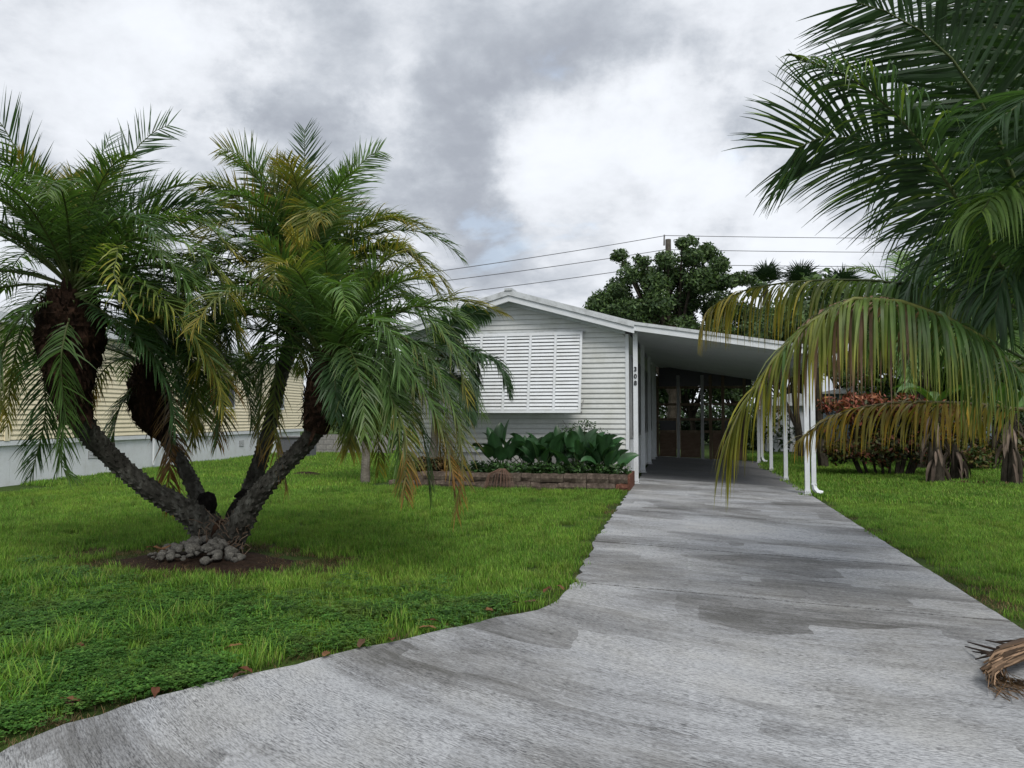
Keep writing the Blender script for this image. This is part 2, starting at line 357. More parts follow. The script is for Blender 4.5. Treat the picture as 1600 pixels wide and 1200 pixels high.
# ------------------------------------------------------------------ house
hs = thing('mobile_home', (-3.92, 17, 0), 'white mobile home with low gable roof and a big louvred shutter on its front', 'house')
PU, PZ, SL = -3.92, 4.36, .285         # ridge and roof slope
UL, UR, VF, VB = -6.59, -1.25, 17.0, 31.0
def board(name, u0, u1, z, parent, mat, v=VF, h=.114, u0t=None, u1t=None, axis='v', sgn=-1):
    u0t = u0 if u0t is None else u0t; u1t = u1 if u1t is None else u1t
    pr = [(0, .006), (.024, .006), (.023, .018), (.015, h * .55), (.007, h * .62), (.004, h)]   # (out, up)
    V = []
    for k, (o, up) in enumerate(pr):
        a = u0 + (u0t - u0) * up / h; b2 = u1 + (u1t - u1) * up / h
        for q in (a, b2): V.append((q, v + sgn * o, z + up) if axis == 'v' else (v + sgn * o, q, z + up))
    Fc = [(2 * k, 2 * k + 1, 2 * k + 3, 2 * k + 2) for k in range(len(pr) - 1)] + [(0, 2, 4, 6, 8, 10), (11, 9, 7, 5, 3, 1)]
    return obj(name, V, Fc, mat, parent)
mb = MB()
zt = PZ - .24 - .02
mb.prism([(UL, VF, .68), (UR, VF, .68), (UR, VF, zt - SL * (UR - PU)), (PU, VF, zt), (UL, VF, zt - SL * (PU - UL))], (0, .12, 0))
fw = mb.build('front_wall', mt_gap_shade, hs)
z = .76
while z < 4.10:
    hw0 = min(2.60, (zt - z) / SL - .03); hw1 = max(.01, min(2.60, (zt - z - .114) / SL - .03))
    if hw0 > .05:
        tag(board('siding_board', PU - hw0, PU + hw0, z, fw, mt_siding, VF - .001, u0t=PU - hw1, u1t=PU + hw1))
    z += .114
for u0, u1 in ((UR - .07, UR + .005), (UL - .005, UL + .07)):
    mb = MB(); mb.box(u0, u1, VF - .030, VF - .002, .76, zt - SL * (abs(u1 - PU)) - .005); mb.build('corner_trim', mt_white, hs)
mb = MB(); mb.box(UL - .02, UR + .02, VF - .036, VF - .003, .66, .755); mb.build('base_trim', mt_white, hs)
for k in range(9):
    a = UL + .03 + (UR - UL - .06) * k / 9; b2 = a + (UR - UL - .06) / 9 - .012
    mb = MB(); mb.box(a, b2, VF + .01, VF + .04, -.05, .655); mb.build('skirting_panel', mt_skirt, hs)
mb = MB(); mb.box(UL + .05, UR - .03, VF + .045, VF + .10, -.05, .66); mb.build('underfloor_wall', mt_dark, hs)
mb = MB(); mb.box(UL, UL + .1, VF + .121, VB, -.05, 3.34); mb.build('side_wall', mt_siding, hs)
# wall inside the carport: kick panels, dark windows, uprights
sw = None
mb = MB(); mb.box(UR - .12, UR - .001, VF + .121, VB, -.05, 3.36); sw = mb.build('side_wall', mt_skirt, hs)
for k in range(4):
    a = VF + .35 + k * 3.1
    mb = MB(); mb.box(UR, UR + .05, a, a + 2.75, 1.0, 2.9)
    wf = mb.build('window', mt_studs, hs)
    for q in range(2):
        mb = MB(); mb.box(UR + .052, UR + .058, a + .07 + q * 1.34, a + 1.30 + q * 1.34, 1.06, 2.84); mb.build('pane', mt_dark, wf)
    for q in range(3):
        mb = MB(); mb.box(UR + .001, UR + .03, a + q * .92, a + .90 + q * .92, .05, .97); mb.build('kick_panel', mt_white, hs)
mb = MB(); mb.box(UL, UR, VB - .1, VB, -.05, 3.3); mb.build('rear_wall', mt_siding, hs)
# roof: two slopes with ribs, fascia in two bands
for sg in (1, -1):
    ue = PU + sg * 2.82; ze = PZ - SL * 2.82
    mb = MB(); mb.prism([(PU, 16.68, PZ - .04), (ue, 16.68, ze - .04), (ue, 16.68, ze), (PU, 16.68, PZ)], (0, 14.5, 0)); rf = mb.build('roof', mt_roof, hs)
    mb = MB(); mb.prism([(PU, 16.62, PZ - .11), (ue, 16.62, ze - .11), (ue, 16.62, ze + .015), (PU, 16.62, PZ + .015)], (0, .058, 0)); mb.build('roof_edge', mt_fascia, rf)
    mb = MB(); mb.prism([(PU, 16.65, PZ - .245), (ue, 16.65, ze - .245), (ue, 16.65, ze - .113), (PU, 16.65, PZ - .113)], (0, .05, 0)); mb.build('fascia', mt_white, rf)
    mb = MB(); mb.prism([(PU, 16.702, PZ - .205), (ue, 16.702, ze - .205), (ue, 16.702, ze - .19), (PU, 16.702, PZ - .19)], (0, .29, 0)); mb.build('soffit', mt_white, rf)
    mb = MB(); mb.prism([(PU, VF - .05, PZ - .30), (PU + sg * 2.6, VF - .05, PZ - .30 - SL * 2.6), (PU + sg * 2.6, VF - .05, PZ - .206 - SL * 2.6), (PU, VF - .05, PZ - .206)], (0, .047, 0)); mb.build('frieze_trim', mt_white, hs)
    mb = MB()
    for k in range(30):
        v = 16.9 + k * .48
        mb.prism([(PU + sg * .04, v, PZ - .01), (ue, v, ze + .001), (ue, v, ze + .03), (PU + sg * .04, v, PZ + .02)], (0, .03, 0))
    mb.build('roof_rib', mt_roof, rf)
mb = MB(); mb.box(PU - .09, PU + .09, 16.6, 31.2, PZ - .01, PZ + .045); mb.build('ridge_cap', mt_fascia, hs)

# window behind the shutter and the Bahama shutter itself
mb = MB(); mb.box(-5.22, -2.36, VF - .05, VF - .021, 1.72, 3.30); wn_ = mb.build('window', mt_studs, hs)
for k in range(3): mb = MB(); mb.box(-5.17 + k * .95, -5.17 + k * .95 + .86, VF - .06, VF - .052, 1.78, 3.25); mb.build('pane', mt_dark, wn_)
A = np.array((-5.23, VF - .07, 3.40)); B = np.array((-5.23, VF - .44, 1.565)); wS = 2.96
dn = (B - A); LS = np.linalg.norm(dn); dn /= LS; ou = np.array((0, dn[2], -dn[1])); ou = ou / np.linalg.norm(ou)
if ou[1] > 0: ou = -ou
def SP(a, s, o): return A + np.array((a, 0, 0)) + dn * s + ou * o
def sbox(mb, a0, a1, s0, s1, o0, o1):
    V = [SP(a, s, o) for o in (o0, o1) for (a, s) in ((a0, s0), (a1, s0), (a1, s1), (a0, s1))]
    mb.add(V, [(0, 1, 2, 3), (7, 6, 5, 4), (0, 4, 5, 1), (1, 5, 6, 2), (2, 6, 7, 3), (3, 7, 4, 0)])
mb = MB(); sbox(mb, 0, wS, -.0, .07, 0, .035); sh = mb.build('shutter', mt_white, hs)
sh['label'] = 'white louvred storm shutter propped out over the front window'
mb = MB(); sbox(mb, 0, wS, LS - .06, LS, 0, .035); mb.build('rail', mt_white, sh)
ncol = 5; stw = .055; cw = (wS - 6 * stw) / 5
for k in range(6): mb = MB(); sbox(mb, k * (cw + stw), k * (cw + stw) + stw, .071, LS - .061, .0, .034); mb.build('stile', mt_white, sh)
nr = 21; pitch = (LS - .13) / nr; slat = None
for c in range(5):
    for r in range(nr):
        a0 = stw + c * (cw + stw) + .002; s0 = .071 + r * pitch
        if slat is None:
            mb = MB(); w = cw - .004
            pr = [(.000, .004), (pitch * .80, .030), (pitch * .86, .024), (pitch * .06, -.002)]   # (down, out)
            P0 = [dn * p[0] + ou * p[1] for p in pr]
            mb.prism(P0, (w, 0, 0)); slat = mesh('slat', mb.V, mb.F); slat.materials.append(mt_white)
        share('slat', slat, SP(a0, s0, 0), sh)
for a in (-.012, wS + .004):
    mb = MB(); mb.tube([SP(a, LS - .1, .01), (A[0] + a, VF - .03, 1.85)], .009, 6); mb.build('prop_arm', mt_gal, sh)
mb = MB(); mb.box(-2.30, -2.24, VF - .46, VF - .40, 1.56, 1.60); mb.build('latch', mt_gal, sh)
mb = MB(); mb.box(-5.28, -2.22, VF - .10, VF - .025, 3.405, 3.44); mb.build('hinge_rail', mt_fascia, sh)

# ------------------------------------------------------------------ carport
cp = thing('carport', (.7, 17, 0), 'white carport with sloping flat roof beside the mobile home', 'carport')
RS = .164
def rz(u): return 3.40 - RS * (u + 1.16)   # underside
ua, ub = -1.19, 2.98; v0, v1 = 16.76, 29.4
mb = MB(); mb.prism([(ua, v0, rz(ua)), (ub, v0, rz(ub)), (ub, v0, rz(ub) + .07), (ua, v0, rz(ua) + .07)], (0, v1 - v0, 0)); crf = mb.build('roof', mt_soffit, cp)
for k in range(41):
    v = v0 + .12 + k * .305; mb = MB()
    mb.prism([(ua + .02, v, rz(ua + .02) - .012), (ub - .05, v, rz(ub - .05) - .012), (ub - .05, v, rz(ub - .05) - .001), (ua + .02, v, rz(ua + .02) - .001)], (0, .02, 0))
    mb.build('pan_seam', mt_soffit, crf)
mb = MB(); mb.prism([(ua - .02, v0 - .06, rz(ua) - .01), (ub, v0 - .06, rz(ub) - .01), (ub, v0 - .06, rz(ub) + .115), (ua - .02, v0 - .06, rz(ua) + .115)], (0, .058, 0)); mb.build('fascia', mt_white, crf)
mb = MB(); mb.prism([(ua - .03, v0 - .085, rz(ua) + .118), (ub, v0 - .085, rz(ub) + .118), (ub, v0 - .085, rz(ub) + .185), (ua - .03, v0 - .085, rz(ua) + .185)], (0, .12, 0)); mb.build('roof_edge', mt_fascia, crf)
mb = MB()
for k in range(60):                      # rough specks of debris on the roof edge
    u = random.uniform(ua, ub); mb.box(u, u + random.uniform(.01, .05), v0 - .07, v0 - .03, rz(u) + .184, rz(u) + .188 + random.uniform(.003, .02))
tag(mb.build('roof_debris', mt_soil, crf), kind='stuff')
mb = MB(); mb.box(ub + .002, ub + .12, v0 - .08, v1, rz(ub) - .06, rz(ub) + .07); mb.build('gutter', mt_white, cp)
mb = MB(); mb.box(2.42, 2.52, v0 + .1, v1, rz(2.47) - .145, rz(2.47) - .013); mb.build('beam', mt_white, cp)
def post(u, v, wdt=.095, top=None, mat=mt_white, num=False):
    zb = zg(u) + .004; zt2 = (rz(u) - .147 if u > 0 else rz(u) - .005) if top is None else top
    mb = MB(); mb.box(u - wdt / 2, u + wdt / 2, v - .045, v + .045, zb, zt2)
    p = mb.build('post', mat, cp)
    mb = MB(); mb.box(u - wdt / 2 - .03, u + wdt / 2 + .03, v - .06, v + .06, zb + .001, zb + .014); mb.box(u - wdt / 2 - .008, u + wdt / 2 + .008, v - .053, v + .053, zb + .015, zb + .10)
    mb.build('base_plate', mat, p)
    for s in (-1, 1):
        mb = MB(); mb.tube([(u + s * (wdt / 2 + .017), v - .045, zb + .012), (u + s * (wdt / 2 + .017), v - .045, zb + .04)], .010, 6)
        mb.tube([(u + s * .022, v - .052, zb + .05), (u + s * .022, v - .064, zb + .05)], .009, 6); mb.build('bolt', mt_gal, p)
    return p
PV = [17.0, 20.55, 24.0, 28.0]
for v in PV: post(2.47, v)
np_ = post(-1.10, 17.02, .10)
for v in (20.4, 24.0, 26.8, 28.2): post(-1.13, v, .10)
mb = MB(); mb.box(-1.15, -1.055, 16.955, 16.97, 3.20, 3.34); mb.build('bracket', mt_white, np_)
# house number on the front post
def text_mesh(ch, size):
    c = bpy.data.curves.new('t', 'FONT'); c.body = ch; c.size = size; c.extrude = .004; c.offset = .004; c.align_x = 'CENTER'
    o = bpy.data.objects.new('t', c); COL.objects.link(o); dg = bpy.context.evaluated_depsgraph_get()
    me = bpy.data.meshes.new_from_object(o.evaluated_get(dg)); bpy.data.objects.remove(o); bpy.data.curves.remove(c); return me
for ch, py in (('3', 580.5), ('0', 591.5), ('8', 602)):
    me = text_mesh(ch, .135); me.materials.clear(); me.materials.append(mt_black); me.name = 'house_number'
    zc_ = H + (650 - py) / F * 16.95
    share('house_number', me, (-1.10, 16.966, zc_), np_, (R(90), 0, 0))
# downspouts
def downspout(u, v, ztop):
    mb = MB(); zb = zg(u); mb.box(u - .045, u + .045, v - .035, v + .035, zb + .22, ztop)
    d = mb.build('downspout', mt_white, cp)
    mb = MB(); mb.box(u - .052, u + .052, v - .042, v + .042, zb + .205, zb + .235)
    P = [(u, v, zb + .21), (u + .01, v - .01, zb + .13), (u + .07, v - .02, zb + .055), (u + .17, v - .04, zb + .035)]
    mb.tube(P, [.052, .056, .056, .05], 4); mb.build('elbow', mt_white, d)
downspout(2.60, 17.0, rz(2.6) - .02); downspout(2.60, 28.2, rz(2.6) - .02)
# rear enclosure of lumber and plywood
en = thing('screened_partition', (.7, 28.6, -.05), 'unpainted stud and plywood partition closing the back of the carport', 'partition')
ev = 28.55
for k, u in enumerate((-1.05, -.29, .57, .86, 1.30, 2.05)):
    mb = MB(); mb.box(u - .06, u + .05, ev - .05, ev + .05, zg(u) + .005, 3.0); mb.build('stud', mt_studs if k in (1, 2) else mt_wood, en)
for zz in (.93, 1.38, 1.93, 2.55):
    for a, b2 in ((-.99, -.36), (-.23, .50), (.63, .79), (.92, 1.23), (1.36, 1.98)):
        mb = MB(); mb.box(a, b2, ev - .03, ev + .03, zz - .045, zz + .045); mb.build('rail', mt_wood, en)
for a, b2 in ((-.98, -.37), (-.22, .49), (.92, 1.23), (1.36, 1.98)):
    mb = MB(); mb.box(a, b2, ev - .012, ev + .01, zg(a) + .02, .88); mb.build('plywood_panel', mt_ply, en)
for a, b2 in ((-.98, -.37), (1.36, 1.98)):
    mb = MB(); mb.box(a, b2, ev - .01, ev + .01, .98, 1.33); mb.build('screen_panel', mt_dark, en)
mb = MB(); mb.box(-.99, 2.3, ev - .02, ev + .02, 2.60, 3.3); mb.build('header_panel', mt_dark, en)

# ------------------------------------------------------------------ planter
pl = thing('planter', (-3.9, 15.5, 0), 'low two course stone block planter along the front of the mobile home', 'planter')
u = -7.0
for course in range(2):
    u = -6.3 + course * .25; zc0 = -.04 + course * .175
    while u < -1.3:
        w = random.uniform(.42, .62); w = min(w, -1.16 - u)
        if w < .12: break
        red = u + w > -1.3 and course == 0
        mb = MB(); g = .012; jx = random.uniform(-.03, .03)
        V = []; 
        x0, x1, y0, y1, z0_, z1_ = u, u + w - g, 15.42 + jx + course * .03, 15.68, zc0, zc0 + .165 + random.uniform(-.012, .01)
        nxb = 4
        for i in range(nxb + 1):
            x = x0 + (x1 - x0) * i / nxb
            for (y, z_) in ((y0, z0_), (y0 - .02, (z0_ + z1_) / 2), (y0 + .01, z1_), (y1, z1_), (y1, z0_)):
                V.append((x, y + random.uniform(-.015, .015), z_ + random.uniform(-.01, .01)))
        Fc = [(i * 5 + k, i * 5 + (k + 1) % 5, (i + 1) * 5 + (k + 1) % 5, (i + 1) * 5 + k) for i in range(nxb) for k in range(5)] + [(4, 3, 2, 1, 0), tuple(nxb * 5 + k for k in range(5))]
        obj('stone_block', V, Fc, mt_redst if red else mt_stone, pl); u += w
mb = MB(); mb.box(-1.17, -1.12, 15.45, 16.8, -.04, .30); mb.build('edge_block', mt_redst, pl)
V = []; Fc = []; 
for j in range(7):
    for i in range(40): V.append((-6.28 + i * 5.1 / 39, 15.69 + j * 1.29 / 6, .24 + random.uniform(0, .05)))
for j in range(6):
    for i in range(39): a = j * 40 + i; Fc.append((a, a + 1, a + 41, a + 40))
obj('soil', V, Fc, mt_soil, pl)

# ------------------------------------------------------------------ leaves and fronds
G_DK = np.array((.044, .090, .036)); G_MD = np.array((.082, .155, .042)); G_LT = np.array((.17, .26, .05))
Y_LF = np.array((.36, .27, .035)); O_LF = np.array((.34, .15, .035)); B_LF = np.array((.16, .10, .055)); P_LF = np.array((.30, .19, .14))
def nrm(v): return v / (np.linalg.norm(v, axis=-1, keepdims=True) + 1e-9)
def frond(path, npairs, llen, lwid, droop=.5, vee=.25, fwd=(25, 65), start=.12, base=G_MD, tip=None, rr=.012, jitter=.12, rachis=(.10, .13, .04), segs=4, prof=None, tipfrac=.6, yfun=None, lay=0, side_len=(1, 1), hang=0, upv=None, miss=.0):
    """one palm frond: rachis tube and two rows of folding leaflets; returns V, F, C"""
    n = 30; P = curve(path, n); T = nrm(np.gradient(P, axis=0)); up = np.array((0, 0, 1.)) if upv is None else np.array(upv, float)
    Sd = np.cross(T, up); ln = np.linalg.norm(Sd, axis=1, keepdims=True)
    # keep the side vector stable where the rachis is vertical
    k0 = int(np.argmax(ln[:, 0])); ref = Sd[k0] / (ln[k0] + 1e-9)
    Sd = np.where(ln < .25, ref, Sd / (ln + 1e-9)); Sd = np.where((Sd @ ref)[:, None] < 0, -Sd, Sd); Sd = nrm(Sd - T * np.sum(Sd * T, 1)[:, None])
    Nn = np.cross(Sd, T); Nn = np.where(Nn[:, 2:3] < -.2, Nn, Nn)
    V = []; Fc = []; C = []
    w = np.linspace(start, 1, npairs); cnt = npairs * 2
    w = np.concatenate([w, w + .5 / npairs]).clip(0, 1); sd = np.r_[np.ones(npairs), -np.ones(npairs)]
    keep = rng.random(cnt) > miss; w = w[keep]; sd = sd[keep]; cnt = len(w)
    w = (w + rng.normal(0, .25 / npairs, cnt)).clip(0, 1)
    ix = w * (n - 1); i0 = np.floor(ix).astype(int).clip(0, n - 2); f = (ix - i0)[:, None]
    p = P[i0] * (1 - f) + P[i0 + 1] * f; t = nrm(T[i0] * (1 - f) + T[i0 + 1] * f); s = nrm(Sd[i0] * (1 - f) + Sd[i0 + 1] * f); nn = nrm(Nn[i0] * (1 - f) + Nn[i0 + 1] * f)
    q = np.clip((w - start) / (1 - start), 0, 1)
    if prof is None: lf = np.clip(.45 + 2.6 * q, 0, 1) * np.clip(1.28 - .85 * q ** 2.2, .35, 1)
    else: lf = np.interp(q, prof[0], prof[1])
    lf = lf * np.where(sd > 0, side_len[0], side_len[1])
    Lf = llen * lf * (1 + rng.normal(0, .07, cnt)); a = np.radians(fwd[0] + (fwd[1] - fwd[0]) * q + rng.normal(0, 4, cnt))[:, None]
    d = (s * sd[:, None]) * np.cos(a) + t * np.sin(a) + nn * (vee + rng.normal(0, jitter, cnt))[:, None]
    d = nrm(d + rng.normal(0, jitter * .5, (cnt, 3))); dwn = np.array((0, 0, -1.))
    wp = [.65, 1, .85, .5, .06] if segs == 4 else list(np.interp(np.linspace(0, 1, segs + 1), [0, .25, .5, .75, 1], [.65, 1, .85, .5, .06]))
    cur = p.copy(); rows = []; dr = (np.interp(q, [0, 1], droop) if isinstance(droop, tuple) else droop) * (1 + rng.normal(0, .25, cnt)); dr = dr[:, None]
    wdv = nrm(np.cross(d, nn)); 
    tw = rng.normal(0, .35, cnt)[:, None]
    wdv = nrm(wdv * np.cos(tw) + np.cross(d, wdv) * np.sin(tw))
    for k in range(segs + 1):
        wk = wp[k] * lwid * (.6 + .4 * lf)[:, None]
        rows.append((cur - wdv * wk / 2, cur + wdv * wk / 2))
        d = nrm(d + dwn * dr * ((k + .6) / segs if not hang else .8))
        wdv = nrm(wdv - d * np.sum(wdv * d, 1)[:, None])
        cur = cur + d * (Lf / segs)[:, None]
    VV = np.stack([x for r in rows for x in r], 1)          # cnt, 2*(segs+1), 3
    m = 2 * (segs + 1); VV = VV.reshape(-1, 3)
    fb = np.array([(2 * k, 2 * k + 1, 2 * k + 3, 2 * k + 2) for k in range(segs)])
    FF = (np.arange(cnt)[:, None, None] * m + fb[None]).reshape(-1, 4)
    tone = (1 + rng.normal(0, .16, cnt)).clip(.5, 1.6)[:, None]
    along = np.repeat(np.linspace(0, 1, segs + 1), 2)[None, :]                # per vertex, 0 at the rachis
    bc = base[None, :] * tone
    CC = np.repeat(bc[:, None, :], m, 1)
    if tip is not None:
        yf = yfun(q, along, cnt) if yfun else (np.clip((q - tipfrac) / (1 - tipfrac + 1e-6), 0, 1)[:, None] * .6 + np.clip(along - .55, 0, 1) * .9 * (q > tipfrac - .35)[:, None])
        yf = np.clip(yf * (1 + rng.normal(0, .35, cnt))[:, None], 0, 1)[:, :, None]
        CC = CC * (1 - yf) + np.array(tip)[None, None, :] * tone[:, None, :] * yf
    # rachis
    mb = MB(); idx = list(range(0, n, 3)) + [n - 1]; mb.tube([P[i] for i in idx], [rr * (1.25 - 1.05 * (i / n)) for i in idx], 5)
    b = len(VV); RV = np.array(mb.V); RF = np.array([f for f in mb.F if len(f) == 4]) + b
    rc = np.tile(np.array(rachis)[None, :], (len(RV), 1))
    return np.vstack([VV, RV]), np.vstack([FF, RF]), np.vstack([CC.reshape(-1, 3), rc])
def grow(c, az, el, Ln, g, n=9, r0=.0, el_min=-85, wob=.0):
    """rachis path: leaves the crown at azimuth az and elevation el and bends under its weight by g"""
    p = np.array(c, float); P = [p.copy()]; e = R(el); ds = Ln / n
    for k in range(n):
        x = (k + .5) / n; d = np.array((math.cos(e) * math.sin(az), math.cos(e) * math.cos(az), math.sin(e)))
        p = p + d * ds; P.append(p.copy()); e = max(R(el_min), e - g * (.5 + 1.6 * x) / n * max(.15, math.cos(e) * .9 + .25)); az += wob / n
    return P
def add_frond(parent, F3, mat=None, name='frond'):
    V, Fc, C = F3; return obj(name, V, Fc, mat or mt_leaf, parent, C, origin=V[-1] * 0 + V[0])

# ------------------------------------------------------------------ pygmy date palm with four stems
pb = D(345, 862, 8.43); pb[2] = 0
pp = thing('pygmy_date_palm', pb, 'large four stemmed date palm leaning out of a rock ring on the front lawn', 'palm')
def stem(pts, radii, boots=True, name='stem'):
    n = 40; P = curve(pts, n); rad = np.interp(np.linspace(0, 1, n), np.linspace(0, 1, len(radii)), radii)
    mb = MB(); mb.tube(P, [r * (1 + .05 * math.sin(i * 1.9) + random.uniform(-.04, .04)) for i, r in enumerate(rad)], 12, jit=.06)
    o = mb.build('trunk', mt_trunk, pp, origin=P[0])
    if boots:                       # old leaf-base stubs in spirals
        mb = MB(); Ls = np.linalg.norm(np.diff(P, axis=0), axis=1).sum(); cnt = int(Ls / .008)
        for k in range(cnt):
            s = .08 + .92 * k / cnt; ix = s * (n - 1); i = min(int(ix), n - 2); f = ix - i; c = P[i] * (1 - f) + P[i + 1] * f; t = nrm(P[min(i + 1, n - 1)] - P[max(i - 1, 0)])
            a = nrm(np.cross(t, (.3, .9, .1))); b2 = np.cross(t, a); an = k * 2.39996; o_ = a * math.cos(an) + b2 * math.sin(an); w_ = np.cross(t, o_); r = rad[i]
            h_ = random.uniform(.010, .034) * (r / .11); wd_ = random.uniform(.014, .028) * (r / .11)
            mb.add([c + o_ * r * .93 - w_ * wd_ - t * .012, c + o_ * r * .93 + w_ * wd_ - t * .012, c + o_ * r * .95 + t * .05, c + o_ * (r + h_) + t * .022], [(0, 1, 3), (1, 2, 3), (2, 0, 3), (0, 2, 1)])
        mb.build('leaf_scar', mt_trunk, o, origin=P[0]).__setitem__('kind', 'stuff')
    return o, P, rad
def fibre_head(o, P, radii, n=26, strands=420):
    Q = curve(P, n); rad = np.interp(np.linspace(0, 1, n), np.linspace(0, 1, len(radii)), radii)
    mb = MB(); mb.tube(Q, rad, 14, jit=.10)
    for k in range(strands):
        s = random.random() ** .8; i = min(int(s * (n - 1)), n - 2); c = Q[i]; t = nrm(Q[i + 1] - Q[i]); a = nrm(np.cross(t, (.3, .9, .1))); b2 = np.cross(t, a); an = random.random() * 6.283
        o_ = a * math.cos(an) + b2 * math.sin(an); w_ = np.cross(t, o_); r = rad[i]; Lk = random.uniform(.05, .16); wk = random.uniform(.010, .030); sg = 1 if random.random() < .7 else -1
        c0 = c + o_ * r * .92; c1 = c0 + t * Lk * .6 * sg + o_ * random.uniform(.015, .05); c2 = c1 + t * Lk * .5 * sg + o_ * random.uniform(-.01, .05) + w_ * random.uniform(-.02, .02)
        mb.add([c0 - w_ * wk, c0 + w_ * wk, c1 + w_ * wk * .8, c1 - w_ * wk * .8, c2], [(0, 1, 2, 3), (3, 2, 4)])
    return mb.build('leaf_base_fibre', mt_fibre, o, origin=Q[0])
CZ = {1: 7.6, 2: 8.9, 3: 8.7, 4: 7.7}
t1, P1, _ = stem([D(352, 850, 8.4), D(322, 826, 8.35), D(290, 796, 8.25), D(230, 762, 8.1), D(165, 705, 7.9), D(128, 660, 7.7), D(112, 610, 7.6), D(108, 540, 7.6)], [0.162, 0.134, 0.105, 0.092, 0.097, 0.109, 0.126, 0.143])
t2, P2, _ = stem([D(345, 850, 8.5), D(327, 815, 8.6), D(312, 782, 8.7), D(290, 735, 8.8), D(262, 690, 8.9), D(240, 650, 8.9), D(232, 600, 8.9)], [0.162, 0.101, 0.084, 0.076, 0.071, 0.084, 0.092])
t3, P3, _ = stem([D(360, 845, 8.6), D(378, 800, 8.7), D(398, 745, 8.75), D(418, 680, 8.75), D(436, 600, 8.7), D(462, 510, 8.7), D(478, 450, 8.7)], [0.162, 0.101, 0.08, 0.076, 0.076, 0.084, 0.101])
t4, P4, _ = stem([D(352, 850, 8.3), D(372, 822, 8.2), D(398, 780, 8.1), D(440, 732, 7.95), D(480, 690, 7.8), D(498, 655, 7.7), D(505, 615, 7.7)], [0.162, 0.126, 0.097, 0.084, 0.084, 0.088, 0.092])
fibre_head(t1, [D(122, 660, 7.62), D(112, 615, 7.6), D(110, 570, 7.6), D(110, 530, 7.6), D(112, 490, 7.6), D(114, 455, 7.6)], [.14, .17, .25, .32, .31, .18], strands=900)
fibre_head(t2, [D(258, 680, 8.9), D(240, 655, 8.9), D(234, 625, 8.9), D(232, 595, 8.9), D(232, 570, 8.9)], [.10, .18, .24, .22, .13], strands=500)
fibre_head(t3, [D(455, 520, 8.68), D(466, 480, 8.7), D(476, 450, 8.7), D(482, 420, 8.7)], [.13, .22, .24, .12])
fibre_head(t4, [D(492, 672, 7.75), D(500, 645, 7.72), D(506, 615, 7.7), D(512, 580, 7.7), D(516, 555, 7.7)], [.13, .17, .19, .18, .12])
# burl, broken stub and dead growth at the fork
mb = MB(); mb.tube(curve([D(300, 812, 8.6), D(316, 800, 8.6), D(322, 786, 8.6), D(318, 770, 8.6)], 9), [.08, .13, .135, .13, .14, .135, .12, .10, .05], 9, jit=.14); mb.build('burl', mt_burl, pp)
mb = MB(); mb.tube(curve([D(362, 830, 8.3), D(374, 800, 8.3), D(388, 776, 8.3), D(384, 770, 8.3), D(366, 776, 8.3)], 12), [.13, .13, .12, .12, .12, .11, .11, .10, .07, .05, .035, .012], 9, jit=.16); mb.build('broken_stub', mt_burl, pp)
mb = MB(); mb.tube(curve([pb + (0, 0, -.05), pb + (0, 0, .12), D(345, 828, 8.4), D(344, 812, 8.4)], 9), [.22, .22, .22, .22, .21, .20, .18, .13, .06], 13, jit=.10); mb.build('root_crown', mt_fibre, pp)
mb = MB()
for k in range(70):
    c = D(random.uniform(310, 395), random.uniform(805, 862), 8.12); e = c + np.array((random.uniform(-.12, .12), random.uniform(-.1, .05), random.uniform(-.16, .12)))
    mb.tube([c, (c + e) / 2 + (0, -.03, .02), e], [.005, .004, .002], 4)
tag(mb.build('dead_roots', mt_ply, pp), kind='stuff')

def topx(p):
    d = np.array(p) - np.array((0, 0, H)); a = d[0] * math.cos(YAW) + d[1] * math.sin(YAW); b2 = -d[0] * math.sin(YAW) + d[1] * math.cos(YAW)
    z_ = b2 * math.cos(PITCH) + d[2] * math.sin(PITCH); y_ = d[2] * math.cos(PITCH) - b2 * math.sin(PITCH); return 800 + F * a / z_, 600 - F * y_ / z_
def date_crown(par, c, nf, Ln, seed, specials=(), spread=1.0, yl=.42, lowmin=-20, front=.75, bad=None):
    random.seed(seed)
    for k in range(nf):
        x = (k + .5) / nf; az = k * 2.39996 + random.uniform(-.25, .25)
        el = 84 - 92 * x ** .85 + random.uniform(-8, 8); el = max(lowmin, el)
        L_ = Ln * random.uniform(.88, 1.10) * (.72 + .62 * math.sin(math.pi * .5 * min(1, x * 1.6)))
        if x > .42 and math.cos(az + YAW) < -.35 and random.random() < front: continue
        g = .50 + 1.15 * x + random.uniform(-.15, .25)
        path = grow(c, az, el, L_, g * 1.25, wob=random.uniform(-.25, .25))
        old = x > .62; yy = random.random() < (yl * (1.7 if old else .75))
        b = G_MD * .9 if x < .35 else (G_DK * 1.25 if random.random() < .55 else G_MD * .85); b = b * random.uniform(.85, 1.25)
        tip = (O_LF if (old and random.random() < .45) else Y_LF) if yy else (G_LT * .8)
        q_ = topx(path[-1])
        if bad and bad(*q_): continue
        V = frond(path, 66, .40, .0165, droop=.22 + .35 * x, vee=.30 - .1 * x, fwd=(30, 62), start=.17, base=b, tip=tip, tipfrac=random.uniform(.35, .7) if yy else .8, rr=.012, jitter=.13, miss=.03)
        add_frond(par, V)
    for (pts, o) in specials:
        kw = dict(npairs=74, llen=.43, lwid=.018, droop=.35, vee=.2, fwd=(28, 60), start=.14, base=G_MD, tip=Y_LF, tipfrac=.6, rr=.012); kw.update(o)
        add_frond(par, frond([D(*q) for q in pts], **kw))
c1 = D(114, 452, 7.6); c2 = D(233, 575, 8.9); c3 = D(482, 430, 8.7); c4 = D(514, 570, 7.7)
